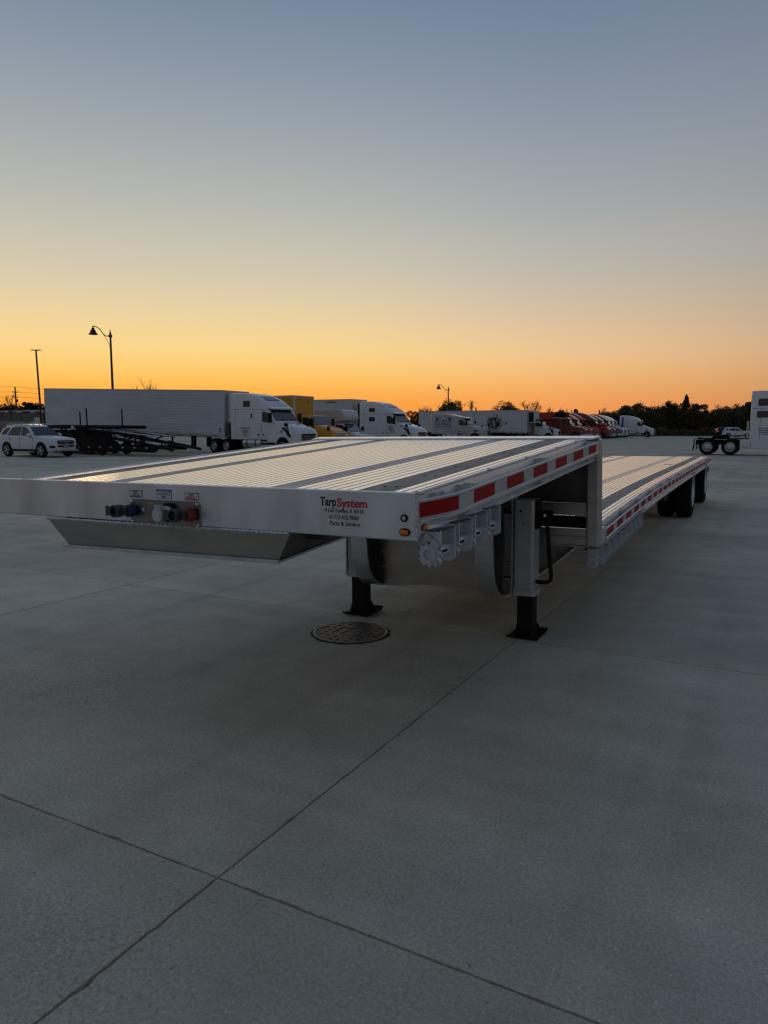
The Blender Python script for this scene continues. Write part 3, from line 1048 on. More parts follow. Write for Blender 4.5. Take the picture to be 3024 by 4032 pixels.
# under deck: gooseneck main beams -------------------------------------------
for uc in (-.68, -1.815):
    hw = .077
    prof = [(2.62, 1.40), (2.66, 1.10), (2.68, .80), (2.70, .60), (2.73, .50), (2.79, .41), (2.88, .345), (2.98, .312), (3.12, .30), (4.5, .315), (7, .42), (9, .56), (10.5, .62), (15.9, .66)]
    rg = []
    for i, (v, z) in enumerate(prof):
        a, c_ = Vector(prof[max(0, i - 1)]), Vector(prof[min(len(prof) - 1, i + 1)])
        t_ = (c_ - a).normalized()
        nrm_ = Vector((-t_.y, t_.x))
        q = Vector((v, z)) + nrm_ * .016
        rg.append([(uc - hw, v, z), (uc + hw, v, z), (uc + hw, q.x, q.y), (uc - hw, q.x, q.y)])
    mbm = MB().loft(rg).build('main_beam', 'alu', TR, 40)
    web = [(2.66, 1.38)] + [(v + .01, z + .012) for v, z in prof[1:]] + [(15.9, .84), (3.4, .72), (3.3, 1.38)]
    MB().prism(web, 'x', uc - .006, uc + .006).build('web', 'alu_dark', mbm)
    MB().box(uc - .07, uc + .07, 2.95, 2.962, .33, 1.36).build('stiffener', 'alu_dark', mbm)
    hole = MB().lathe([(.017, 0), (.017, .004), (.001, .004)], (0, 0, 0), 'x', 12).mesh('hole_plug')
    for v in (2.89, 3.03):
        for z in (.46, .66, .86):
            link('hole_plug', hole, 'black', mbm, loc=(uc + .005, v, z))
    # top flange of the neck running forward
    MB().hexa([(uc - .075, .30, 1.16), (uc + .075, .30, 1.16), (uc + .075, 2.66, 1.23), (uc - .075, 2.66, 1.23)],
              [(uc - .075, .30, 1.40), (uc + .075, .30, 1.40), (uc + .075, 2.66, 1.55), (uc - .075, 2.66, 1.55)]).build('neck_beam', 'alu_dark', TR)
# transverse bulkhead with a rounded left end
path = [(-1.80, 3.02), (-1.70, 3.03), (-1.60, 3.06), (-1.52, 3.12), (-1.46, 3.17), (-1.36, 3.19), (-.69, 3.19)]
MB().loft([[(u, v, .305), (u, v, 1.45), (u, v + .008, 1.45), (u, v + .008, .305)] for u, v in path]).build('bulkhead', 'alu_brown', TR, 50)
# cross members under the upper deck
for v in (.35, .75, 1.15, 1.55, 1.95, 2.35):
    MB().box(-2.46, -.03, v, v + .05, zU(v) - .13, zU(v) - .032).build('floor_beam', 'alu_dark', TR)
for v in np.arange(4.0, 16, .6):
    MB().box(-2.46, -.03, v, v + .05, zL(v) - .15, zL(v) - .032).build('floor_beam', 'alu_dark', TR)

# landing legs ---------------------------------------------------------------
for uc, dz, right in ((-.428, 0.0, True), (-1.985, .02, False)):
    lg = MB()
    w = .078
    lg.prism([(uc - w - .02, 2.955), (uc - w, 2.95), (uc - w, 2.925), (uc + w - .02, 2.925), (uc + w, 2.945), (uc + w, 3.09), (uc - w, 3.09), (uc - w - .02, 3.085)], 'z', .40 + dz, 1.135 + dz)
    o = lg.build('landing_leg', 'leg_silver', TR, bevel=.004)
    MB().prism([(uc - w - .004, 2.915), (uc + w - .012, 2.915), (uc + w + .014, 2.94), (uc + w + .014, 3.10), (uc - w - .004, 3.10)], 'z', .355 + dz, .412 + dz).build('collar', 'leg_silver', o, bevel=.004)
    MB().box(uc - w - .03, uc - w - .016, 2.93, 3.08, .36 + dz, 1.15 + dz).build('mounting_flange', 'leg_silver', o, bevel=.002)
    bm_ = MB().lathe([(.013, 0), (.013, -.014), (.008, -.018)], (0, 0, 0), 'y', 6).mesh('bolt')
    for z in (.385, .455, .56, .85, .92, .99, 1.05, 1.11):
        link('bolt', bm_, 'cast_dark', o, loc=(uc - w - .008, 2.951, z + dz))
    bs = MB().lathe([(.011, 0), (.011, -.02), (.006, -.024)], (0, 0, 0), 'x', 6).mesh('bolt')
    for z in (.385, .455, .56, .85, .92, .99, 1.05, 1.11):
        link('bolt', bs, 'galv', o, loc=(uc - w - .03, 2.965, z + dz))
    hp_ = MB().lathe([(.0105, 0), (.0105, -.002), (.0005, -.002)], (0, 0, 0), 'y', 14).mesh('hole')
    link('hole', hp_, 'black', o, loc=(uc - .03, 2.9245, 1.045 + dz))
    s_ = link('hole', hp_, 'black', o, loc=(uc - .012, 2.9245, 1.095 + dz))
    s_.scale = (.5, 1, .5)
    s_ = MB().lathe([(.006, 0), (.006, -.002), (.0005, -.002)], (uc - .012, 2.9245, .945 + dz), 'y', 12).build('red_dot', 'tape_red', o)
    # inner tube and foot
    b = MB().box(uc - .060, uc + .070, 2.95, 3.075, .03 + dz, .38 + dz)
    b.build('inner_tube', 'black', o, bevel=.004)
    ft = MB()
    ft.box(uc - .122, uc + .125, 2.905, 3.17, .008 + dz, .020 + dz)
    for q in (-.066, .062):
        ft.prism([(2.915, .02 + dz), (3.16, .02 + dz), (3.08, .115 + dz), (2.965, .115 + dz)], 'x', uc + q, uc + q + .01)
    ft.hexa([(uc - .128, 2.885, .022 + dz), (uc + .131, 2.885, .022 + dz), (uc + .125, 2.905, .008 + dz), (uc - .122, 2.905, .008 + dz)],
            [(uc - .128, 2.885, .034 + dz), (uc + .131, 2.885, .034 + dz), (uc + .125, 2.91, .020 + dz), (uc - .122, 2.91, .020 + dz)])
    ft.hexa([(uc - .122, 3.17, .008 + dz), (uc + .125, 3.17, .008 + dz), (uc + .131, 3.20, .03 + dz), (uc - .128, 3.20, .03 + dz)],
            [(uc - .122, 3.165, .020 + dz), (uc + .125, 3.165, .020 + dz), (uc + .131, 3.195, .042 + dz), (uc - .128, 3.195, .042 + dz)])
    ft.prism([(uc - .115, .02 + dz), (uc - .06, .112 + dz), (uc + .072, .112 + dz), (uc + .125, .02 + dz)], 'y', 3.075, 3.083)
    ft.build('foot', 'black', o)
    ms = MB()
    s2 = -1 if right else 1
    for z in (.47, .60, 1.0):
        ms.box(min(uc + s2 * .098, uc + s2 * .26), max(uc + s2 * .098, uc + s2 * .26), 2.96, 3.06, z + dz, z + .012 + dz)
    ms.box(min(uc + s2 * .11, uc + s2 * .26), max(uc + s2 * .11, uc + s2 * .26), 3.0, 3.01, .61 + dz, 1.0 + dz)
    ms.build('mounting_bracket', 'alu_dull', o)
    if right:
        gb = MB().box(uc + .078, uc + .098, 2.95, 3.07, .90, 1.13).cyl((uc + .09, 3.01, 1.03), (uc + .21, 3.01, 1.03), .020, 12)
        gb.cyl((uc + .165, 2.985, 1.015), (uc + .165, 3.035, 1.015), .034, 14).box(uc + .09, uc + .2, 2.99, 3.03, 1.0, 1.034).build('gearbox', 'black', o)
        MB().lathe([(.012, 0), (.012, -.012)], (uc + .152, 2.984, 1.012), 'y', 8).build('crank_pin', 'chrome', o)
        pts = [(uc + .163, 3.0, 1.02), (uc + .165, 3.0, .95), (uc + .185, 3.0, .70), (uc + .203, 3.0, .53), (uc + .198, 3.0, .49), (uc + .17, 3.0, .468), (uc + .13, 3.0, .463), (uc + .08, 3.0, .468)]
        MB().tube(pts, .0165, 10).build('crank_handle', 'black', o, 60)
MB().cyl((-1.89, 3.01, 1.03), (-.50, 3.01, 1.03), .018, 10).build('cross_shaft', 'black', TR)

# strap winches --------------------------------------------------------------
def gear_poly(r0, r1, n=11):
    P = []
    for k in range(n):
        a = 2 * math.pi * k / n
        P += [(r0 * math.cos(a), r0 * math.sin(a)), (r1 * math.cos(a + .10), r1 * math.sin(a + .10)), (r0 * 1.02 * math.cos(a + .42), r0 * 1.02 * math.sin(a + .42))]
    return P


def make_winch():
    w = bpy.data.objects.new('winch', None)
    COL.objects.link(w)
    w.parent = TR
    pl = []
    # plates facing the front, drum between; local origin at the top of the slide track
    front = [(-.062, -.165), (-.035, -.182), (.03, -.182), (.058, -.165), (.058, .0), (-.035, 0), (-.054, -.006), (-.062, -.024)]
    MB().prism(front, 'y', 0, .006).build('side_plate', 'galv', w, bevel=.0015)
    MB().prism([(p[0], p[1]) for p in front], 'y', .135, .141).build('side_plate', 'galv', w, bevel=.0015)
    MB().box(-.05, .05, .0, .141, -.006, .0).build('slider', 'cast_dark', w)  # dark finish paints the shade in the hollow between the plates
    MB().lathe([(.033, .006), (.033, .135)], (0, 0, -.115), 'y', 20, cap=False).build('drum', 'galv', w, 40)
    MB().box(-.004, .033, .045, .1, -.122, -.108).build('drum_slot', 'black', w)
    gp = [(p[0], p[1] - .118) for p in gear_poly(.050, .070)]
    g = MB().prism(gp, 'y', -.016, -.004).build('ratchet', 'galv', w, bevel=.001)
    MB().lathe([(.040, -.016), (.040, -.027), (.027, -.027), (.027, -.004)], (0, 0, -.118), 'y', 22, cap=False).build('hub', 'galv', w, 40)
    MB().lathe([(.0005, -.009), (.028, -.009)], (0, 0, -.118), 'y', 16, cap=False).build('hub_bore', 'black', w)
    pw = MB().lathe([(.018, -.004), (.018, -.022)], (-.012, 0, -.035), 'y', 14)
    pw.hexa([(-.006, -.018, -.05), (.004, -.018, -.03), (.004, -.006, -.03), (-.006, -.006, -.05)], [(.045, -.018, -.085), (.052, -.018, -.072), (.052, -.006, -.072), (.045, -.006, -.085)])
    pw.build('pawl', 'galv', w)
    return w


w0 = make_winch()
first = True
for v in (.075, .275, .475, .675):
    o = w0 if first else dup(w0, TR)
    first = False
    o.location = (.035, v, zU(v) - .160)
    o.scale = (.80, 1.15, .84)
v = 3.30
for k in range(9):
    o = dup(w0, TR)
    o.location = (.035, v, .722 if k == 0 else zL(v) - .165)
    o.scale = (.72, 1.2, .9)
    v += .28
along([(-.05, -.175), (-.05, -.166), (.05, -.166), (.05, -.175)], [.06, .86], zU).build('winch_track', 'galv', TR)
along([(-.05, -.166), (-.05, -.155), (.06, -.155), (.06, -.166)], [3.3, 4, 5, 6], zL).build('winch_track', 'galv', TR)

# axles and wheels -----------------------------------------------------------
def wheel_meshes(r, w, rim_r, prefix):
    t = MB().lathe([(rim_r, -w / 2), (r * .93, -w / 2), (r * .985, -w / 2 + .035), (r, -w / 2 + .06), (r, w / 2 - .06), (r * .985, w / 2 - .035), (r * .93, w / 2), (rim_r, w / 2), (rim_r - .02, 0)], (0, 0, 0), 'y', 36, cap=False)
    t.lathe([(rim_r, -w / 2), (rim_r, w / 2)], (0, 0, 0), 'y', 36, cap=False)
    return t.mesh(prefix + '_tyre', 35)


def rim_mesh(rim_r, w, name, holes=10, dish=.09):
    m = MB()
    m.lathe([(rim_r + .006, -w / 2 - .004), (rim_r - .012, -w / 2 - .004), (rim_r - .02, -w / 2 + .03), (rim_r - .05, -w / 2 + dish), (rim_r * .55, -w / 2 + dish - .01), (rim_r * .42, -w / 2 + dish - .03), (rim_r * .36, -w / 2 + .01), (.001, -w / 2 + .005)], (0, 0, 0), 'y', 30, cap=False)
    return m.mesh(name, 35)


TY = wheel_meshes(.50, .27, .295, 'truck')
RM = rim_mesh(.295, .27, 'truck_rim')
hh = MB()
for k in range(10):
    a = 2 * math.pi * k / 10
    hh.lathe([(.033, 0), (.0005, 0)], (.205 * math.cos(a), -.135 + .074, .205 * math.sin(a)), 'y', 10, cap=False)
HOLES = hh.mesh('hand_holes')
hh = MB()
for k in range(10):
    a = 2 * math.pi * k / 10 + .3
    hh.lathe([(.014, 0), (.014, -.03), (.001, -.03)], (.125 * math.cos(a), -.135 + .055, .125 * math.sin(a)), 'y', 6, cap=False)
NUTS = hh.mesh('wheel_nuts')


def wheel(parent, x, y, z=.5, sgn=-1, rim='steel_rim', scale=1.0, name='wheel', width=1.0):
    o = bpy.data.objects.new(name, None)
    COL.objects.link(o)
    o.parent = parent
    o.location = (x, y, z)
    o.scale = (scale, scale * width, scale)
    if sgn > 0:
        o.rotation_euler = (0, 0, math.pi)
    link('tyre', TY, 'rubber', o)
    r_ = link('rim', RM, rim, o)
    link('hand_holes', HOLES, 'black', o)
    link('wheel_nuts', NUTS, 'chrome', o)
    return o


for v in (12.25, 15.35):
    MB().cyl((-2.35, v, .50), (-.13, v, .50), .07, 12).build('axle', 'black', TR)
    for u, sg in ((-.10, 1), (-.42, 1), (-2.06, -1), (-2.38, -1)):
        w_ = wheel(TR, 0, 0)
        w_.location = (u, v, .5 + .0095 * -u)
        w_.rotation_euler = (0, 0, math.pi / 2 if sg > 0 else -math.pi / 2)
    for u in (-.26, -2.22):
        MB().box(u - .16, u + .16, v + .70, v + .71, .25, .85).build('mud_flap', 'rubber', TR)
    for u in (-.68, -1.815):
        MB().box(u - .05, u + .05, v - .5, v + .35, .52, .72).build('suspension_arm', 'black', TR)
MB().box(-.02, .05, 15.95, 16.14, .66, .82).build('tail_bracket', 'alu_dull', TR)
MB().box(-2.45, -.03, 16.09, 16.15, .78, zL(16.1) - .0).build('tail_beam', 'alu', TR)
MB().box(-2.3, -.2, 9.9, 10.4, .50, .70).build('air_tank_box', 'black', TR)
# ------------------------------------------------------------------ vehicles (local: nose at x = 0, body towards -x, right side at -y, heading +X)
def half(zb, zt, w, r):
    zm = zb + .45 * (zt - zb)
    return [(w, zb), (w, zm), (w, max(zm + .01, zt - 1.3 * r)), (w - .10 * r, zt - .65 * r), (w - .38 * r, zt - .22 * r), (w - 1.0 * r, zt - .04 * r), (w * .35, zt), (0, zt)]


def section(x, zb, zt, w, r):
    h = half(zb, zt, w, r)
    return [(x, -y, z) for y, z in h] + [(x, y, z) for y, z in h[-2::-1]]


def body(stations, name, mat, parent):
    return MB().loft([section(*s) for s in stations]).build(name, mat, parent, 38)


def rpoly(pts, r=.05, n=4):
    """round the corners of a polygon"""
    out = []
    m = len(pts)
    for i in range(m):
        p, a, b_ = Vector(pts[i]), Vector(pts[i - 1]), Vector(pts[(i + 1) % m])
        da, db = (a - p), (b_ - p)
        ra, rb = min(r, da.length * .45), min(r, db.length * .45)
        p0, p1 = p + da.normalized() * ra, p + db.normalized() * rb
        for k in range(n + 1):
            t = k / n
            out.append(tuple((1 - t) ** 2 * p0 + 2 * t * (1 - t) * p + t * t * p1))
    return out


def side_panel(name, pts, mat, parent, w, th=.008, r=.05, sides=(-1, 1)):
    res = []
    for s in sides:
        o = MB().prism(rpoly(pts, r), 'y', s * (w - .004), s * (w + th)).build(name, mat, parent)
        res.append(o)
    return res


def slope_panel(name, mat, parent, xa, za, wa, xb, zb, wb, off=.012, bow=0.0, n=8):
    """glass across the vehicle from (xa, za) up to (xb, zb)"""
    d = Vector((xb - xa, 0, zb - za)).normalized()
    nrm_ = Vector((-d.z, 0, d.x))
    if nrm_.x < 0:
        nrm_ = -nrm_
    rows = []
    for x, z, w in ((xa, za, wa), (xb, zb, wb)):
        rows.append([Vector((x - bow * (k / n * 2 - 1) ** 2, (k / n * 2 - 1) * w, z)) for k in range(n + 1)])
    b = MB()
    ring = [p + nrm_ * off for p in rows[0]] + [p + nrm_ * off for p in reversed(rows[1])]
    ring2 = [p - nrm_ * .02 for p in rows[0]] + [p - nrm_ * .02 for p in reversed(rows[1])]
    return b.loft([ring2, ring]).build(name, mat, parent)


def mirror(parent, x, z, w, h=.55, mat='black'):
    for s in (-1, 1):
        b = MB().box(x - .06, x + .08, min(s * (w + .12), s * (w + .36)), max(s * (w + .12), s * (w + .36)), z - h / 2, z + h / 2)
        b.tube([(x, s * (w - .05), z + h / 2 - .04), (x, s * (w + .2), z + h / 2 - .04)], .018, 6).tube([(x, s * (w - .05), z - h / 2 + .04), (x, s * (w + .2), z - h / 2 + .04)], .018, 6)
        b.build('mirror', mat, parent, bevel=.02)


ROOFS = {
    'tall': [(-2.80, 3.10, .2), (-3.2, 3.36, .26), (-3.7, 3.62, .28), (-4.3, 3.82, .28), (-5.0, 3.94, .26), (-5.8, 3.97, .24), (-6.35, 3.95, .22)],
    'long': [(-2.80, 3.06, .2), (-3.0, 3.24, .24), (-3.5, 3.50, .28), (-4.2, 3.74, .30), (-5.0, 3.88, .26), (-5.9, 3.93, .24), (-6.6, 3.92, .22)],
    'step': [(-2.80, 2.98, .16), (-3.1, 3.10, .22), (-3.7, 3.26, .26), (-4.15, 3.33, .26), (-4.35, 3.42, .24), (-4.9, 3.50, .22), (-5.6, 3.53, .22), (-6.5, 3.50, .22)],
    'low': [(-2.80, 2.92, .16), (-3.2, 3.02, .2), (-3.8, 3.10, .22), (-4.4, 3.12, .2)],
    'day': [(-2.80, 2.86, .16), (-3.1, 2.90, .18), (-3.5, 2.90, .18)],
}
HOODS = {
    'volvo': [(0.0, .60, 1.28, .92, .22), (-.06, .52, 1.48, 1.02, .26), (-.30, .5, 1.66, 1.12, .3), (-.9, .5, 1.84, 1.18, .32), (-1.5, .55, 1.98, 1.21, .32), (-1.86, .6, 2.06, 1.225, .3)],
    'long': [(0.0, .62, 1.22, .80, .22), (-.10, .55, 1.46, .98, .28), (-.5, .5, 1.66, 1.10, .34), (-1.1, .5, 1.82, 1.17, .34), (-1.6, .55, 1.94, 1.20, .32), (-1.90, .6, 2.03, 1.225, .3)],
}


def tractor(label, loc, mat, roof='tall', hood='volvo', wins=(), group='trucks parked nose-out in the far row', wheels=True, z=0.0, tank=True, extra=True, sc=1.0, drives=(-5.6, -6.95), name='semi_truck'):
    T = thing(name, label, 'truck', loc, (0, 0, 0), group)
    T.scale = (sc, sc, sc)
    if roof in ('tall', 'long'):
        T.scale = (sc * .9, sc, sc)
    rf = ROOFS[roof]
    st = list(HOODS[hood]) + [(-1.98, .75, 2.14, 1.24, .2), (-2.70, .85, 2.90, 1.24, .14)] + [(x, .95, zt, 1.24, r) for x, zt, r in rf]
    xe = st[-1][0]
    st.append((xe - .04, 1.0, st[-1][2] - .05, 1.20, st[-1][4]))
    body(st, 'cab', mat, T)
    slope_panel('windscreen', 'glass_light', T, -1.97, 2.16, 1.10, -2.66, 2.86, 1.0)
    MB().hexa([(-2.40, -1.12, 2.86), (-2.40, 1.12, 2.86), (-2.86, 1.2, 2.96), (-2.86, -1.2, 2.96)], [(-2.46, -1.12, 2.96), (-2.46, 1.12, 2.96), (-2.92, 1.16, 3.10), (-2.92, -1.16, 3.10)]).build('sun_visor', mat, T, bevel=.02)
    for s in (-.55, .35):
        MB().tube([(-1.97, s - .3, 2.19), (-2.02, s + .45, 2.24)], .014, 5).build('wiper', 'black', T)
    # door and its window
    dw = [(-2.22, 2.02), (-2.30, 2.18), (-2.68, 2.66), (-3.05, 2.72), (-3.16, 2.66), (-3.16, 2.08), (-2.9, 2.04)]
    for s in (-1, 1):
        d = MB().prism(rpoly([(-2.12, 1.02), (-2.12, 1.95), (-2.24, 2.24), (-2.66, 2.76), (-3.24, 2.80), (-3.24, 1.02)], .04), 'y', s * 1.236, s * 1.246).build('door', mat, T, bevel=.003)
        MB().prism(rpoly([(-2.12, 1.02), (-2.12, 1.95), (-2.24, 2.24), (-2.66, 2.76), (-3.24, 2.80), (-3.24, 1.02)][::-1], .04), 'y', s * 1.235, s * 1.241).build('door_gap', 'seam', d).scale = (1.008, 1, 1.006)
        MB().prism(rpoly(dw, .06), 'y', s * 1.24, s * 1.252).build('window', 'glass', d)
        MB().box(-3.12, -2.98, min(s * 1.246, s * 1.265), max(s * 1.246, s * 1.265), 1.22, 1.29).build('handle', 'black', d)
    for (x0, x1, z0, z1) in wins:
        side_panel('sleeper_window', [(x0, z0), (x1, z0 + .02), (x1, z1), (x0, z1)], 'glass', T, 1.24, .008, .09)
    if roof in ('tall', 'long', 'step'):
        zs = 2.86
        for s in (-1, 1):
            MB().box(xe + .02, -2.95, min(s * 1.238, s * 1.2435), max(s * 1.238, s * 1.2435), zs, zs + .018).build('roof_seam', 'seam', T)
            MB().box(-3.262, -3.246, min(s * 1.238, s * 1.2435), max(s * 1.238, s * 1.2435), 1.0, zs).build('cab_seam', 'seam', T)
            MB().box(xe + .5, xe + .516, min(s * 1.238, s * 1.2435), max(s * 1.238, s * 1.2435), 1.0, 3.3).build('fairing_seam', 'seam', T)
            MB().box(-3.62, -3.50, min(s * 1.24, s * 1.256), max(s * 1.24, s * 1.256), 1.2, 1.30).build('locker_latch', 'black', T)
    mirror(T, -2.18, 2.32, 1.24, .62)
    # grille, headlamps, bumper
    MB().prism([(-.62, .80), (.62, .80), (.72, 1.30), (-.72, 1.30)], 'x', -.10, .022).build('grille', 'black', T, bevel=.02)
    b = MB()
    for zz in (.92, 1.04, 1.16):
        b.box(.018, .032, -.66, .66, zz, zz + .02)
    b.build('grille_bars', 'chrome', T)
    MB().tube([(.03, -.74, .78), (.03, -.72, 1.33), (.03, .72, 1.33), (.03, .74, .78)], .022, 6, cap=True).build('grille_surround', 'chrome', T)
    for s in (-1, 1):
        MB().hexa([(-.05, s * .78, 1.02), (-.42, s * 1.135, 1.02), (-.46, s * 1.10, 1.02), (-.12, s * .75, 1.02)], [(-.10, s * .78, 1.26), (-.46, s * 1.12, 1.24), (-.5, s * 1.08, 1.24), (-.16, s * .75, 1.26)]).build('headlamp', 'lamp_glass', T)
    MB().loft([[(x, y, z_) for z_, x in ((.36, .02), (.36, -.22), (.74, -.22), (.74, .06))] if False else [(a, y, .36), (a - .25, y, .36), (a - .25, y, .76), (a + .02, y, .76)] for y, a in ((-1.22, -.34), (-1.05, -.12), (-.7, .02), (.7, .02), (1.05, -.12), (1.22, -.34))]).build('bumper', mat if hood == 'volvo' else 'chrome', T, bevel=.02)
    if hood == 'volvo':
        for s in (-1, 1):
            MB().prism([(-1.35, 1.66), (-1.30, 1.74), (-.95, 1.62), (-.62, 1.30), (-.50, 1.08), (-.80, 1.18), (-.95, 1.42)], 'y', s * 1.13, s * 1.205).build('hood_vent', 'black', T)
            MB().tube([(-1.02, s * 1.08, 1.80), (-.84, s * 1.14, 1.66), (-.72, s * 1.18, 1.42)], [.05, .045, .03], 6).box(-1.14, -.94, min(s * 1.0, s * 1.2), max(s * 1.0, s * 1.2), 1.80, 1.98).build('hood_mirror', 'black', T, bevel=.02)
    else:
        for s in (-1, 1):
            MB().prism([(-1.5, 1.52), (-1.1, 1.42), (-.85, 1.28), (-1.3, 1.28)], 'y', s * 1.10, s * 1.19).build('hood_vent', 'black', T)
            MB().tube([(-.42, s * 1.0, 1.62), (-.46, s * 1.10, 1.72), (-.40, s * 1.12, 1.92)], .03, 6).box(-.5, -.32, min(s * 1.02, s * 1.2), max(s * 1.02, s * 1.2), 1.88, 2.06).build('hood_mirror', 'black', T, bevel=.02)
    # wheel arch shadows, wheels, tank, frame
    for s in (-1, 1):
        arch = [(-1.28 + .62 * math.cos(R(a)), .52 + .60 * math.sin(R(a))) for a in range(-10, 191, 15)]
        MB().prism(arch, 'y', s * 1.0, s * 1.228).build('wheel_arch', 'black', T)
    if wheels:
        for s in (-1, 1):
            wheel(T, -1.28, s * 1.10, .5, s, name='front_wheel')
            for dx in drives:
                wheel(T, dx, s * 1.12, .5, s, name='drive_wheel')
                wheel(T, dx, s * .80, .5, s, name='drive_wheel')
    MB().box(drives[-1] - .75, -1.0, -.45, -.36, .62, .92).box(drives[-1] - .75, -1.0, .36, .45, .62, .92).box(drives[-1] - .7, -3.2, -.36, .36, .7, .8).build('chassis', 'black', T)
    if tank:
        for s in (-1, 1):
            f = MB().cyl((-5.15, s * .98, .70), (-3.35, s * .98, .70), .32, 22).build('fuel_tank', 'steel_rim', T, 40)
            for x in (-4.75, -3.9):
                MB().cyl((x, s * .98, .70), (x + .09, s * .98, .70), .327, 22).build('strap', 'black', f)
            MB().box(-3.3, -2.2, min(s * .9, s * 1.2), max(s * .9, s * 1.2), .42, .62).box(-3.3, -2.2, min(s * .95, s * 1.2), max(s * .95, s * 1.2), .74, .84).build('step', 'steel_rim', T)
    return T


def box_shell(T, x0, x1, w, z0, z1, mat, name='box_body', bevel=.03):
    return MB().box(x0, x1, -w, w, z0, z1).build(name, mat, T, bevel=bevel)


def van_trailer(label, loc, length, mat='trailer_white', zb=1.08, zt=4.10, ribs=0, pitch=0.0, unit=False, tape=True, group='white box trailers behind the parked trucks', rails=True, name='box_trailer', skirt=False):
    """nose at x = 0, tail at -length"""
    T = thing(name, label, 'trailer', loc, (0, pitch, 0), group)
    bd = box_shell(T, -length, 0, 1.28, zb, zt, mat, 'trailer_body', .02)
    if rails:
        for s in (-1, 1):
            MB().box(-length, 0, min(s * 1.275, s * 1.295), max(s * 1.275, s * 1.295), zt - .10, zt + .012).build('top_rail', 'alu_dull', T)
            MB().box(-length, 0, min(s * 1.275, s * 1.297), max(s * 1.275, s * 1.297), zb - .05, zb + .13).build('bottom_rail', 'alu_dull', T)
        for x in (-length - .01, -.05):
            MB().box(x, x + .06, -1.30, 1.30, zb, zt).build('corner_frame', 'alu_dull', T)
    if ribs:
        z = zb + .20
        while z < zt - .16:
            MB().prism([(-1.28, z), (-1.289, z + .012), (-1.289, z + .045), (-1.28, z + .057)], 'x', -length + .08, -.08).build('corrugation', mat, bd)
            z += ribs
    if tape:
        k = 0
        x = -.6
        while x > -length + .5:
            MB().box(x - .28, x, -1.3, -1.296, zb + .0, zb + .05).build('reflective_tape', 'tape_red', T)
            x -= 1.05
    if unit:
        u = MB().prism([(.0, 2.0), (.50, 2.0), (.56, 2.3), (.56, 3.5), (.44, 3.95), (0.0, 3.98)], 'y', -.95, .95).build('cooling_unit', 'white_paint', T, bevel=.05)
        MB().box(.30, .52, -.962, -.945, 2.62, 2.80).build('control_panel', 'black', u)
        MB().box(.557, .57, -.7, .7, 2.5, 3.3).build('vent_grille', 'black', u)
    for x in (-length + 1.6, -length + 2.9):
        for s in (-1, 1):
            wheel(T, x, s * 1.1, .5, s)
            wheel(T, x, s * .78, .5, s)
    MB().box(-length + .8, -length + 3.7, -.6, .6, .75, zb).build('bogie', 'black', T)
    return T


YR = lambda y: y
# --- white reefer trailer with its white tractor (nearest of the row)
Y1 = 38.3
x1 = x_at(1238, Y1 + .7)
v1 = tractor('nearest white sleeper truck coupled to the long corrugated white trailer', (x1, Y1, 0), 'white_paint', 'tall', 'volvo', wins=((-5.05, -4.35, 3.02, 3.42),), group='white sleeper trucks in the near row', drives=(-6.9, -8.2))
v1.rotation_euler.z = R(-4)
v1.scale.x = .86
MB().box(-4.3, -4.15, -1.25, -1.243, 2.30, 2.62).build('vent_cover', 'seam', v1)
MB().box(-3.72, -2.98, .0, 0, 3.3, 3.3) if False else None
slope_panel('skylight', 'glass_light', v1, -3.32, 3.44, .62, -3.95, 3.71, .62, off=.02)
for k, (s_, m_) in enumerate((('Transportation LLC', 'ink_red'), ('Chicago, IL', 'ink_black'), ('USDOT', 'ink_red'), ('MC', 'ink_red'))):
    text('lettering', s_, .13, m_, v1, (-4.86, -1.252, 1.62 - .15 * k), bold=.003, align='CENTER')
MB().box(-5.3, -4.42, -1.246, -1.241, 1.08, 1.78).build('sign_panel', 'offwhite', v1)
text('lettering', '903', .20, 'ink_grey', v1, (-1.52, -1.232, 1.40), bold=.006)
tr1 = van_trailer('long corrugated white refrigerated trailer with faded marks behind the black ramp trailer', (x1 - 6.1, Y1 + .35, .02), 17.2, ribs=.175, pitch=R(1.75), unit=True, zb=1.10, zt=4.12, skirt=True, group=None, name='refrigerated_trailer')
tr1.rotation_euler.z = R(2.0)
g1 = MB().box(-8.05, -6.95, -1.285, -1.2815, 2.95, 3.55).build('ghost_mark', 'offwhite', tr1)
g2 = MB().prism([(-6.6, 2.93), (-5.75, 2.93), (-5.95, 3.25), (-6.3, 3.55), (-6.6, 3.55)], 'y', -1.285, -1.2815).build('ghost_mark', 'offwhite', tr1)
MB().box(-.45, -.3, -1.3, -1.292, 1.5, 1.62).box(-.45, -.3, -1.3, -1.292, 1.36, 1.42).build('small_sticker', 'ink_blue', tr1)
MB().box(-11.2, -6.4, -1.2, -1.17, .42, 1.06).build('side_skirt', 'trailer_white', tr1)
for q in (-.8, .8):
    MB().box(-3.2, -2.9, q - .1, q + .1, .25, 1.1).build('landing_leg', 'black', tr1)

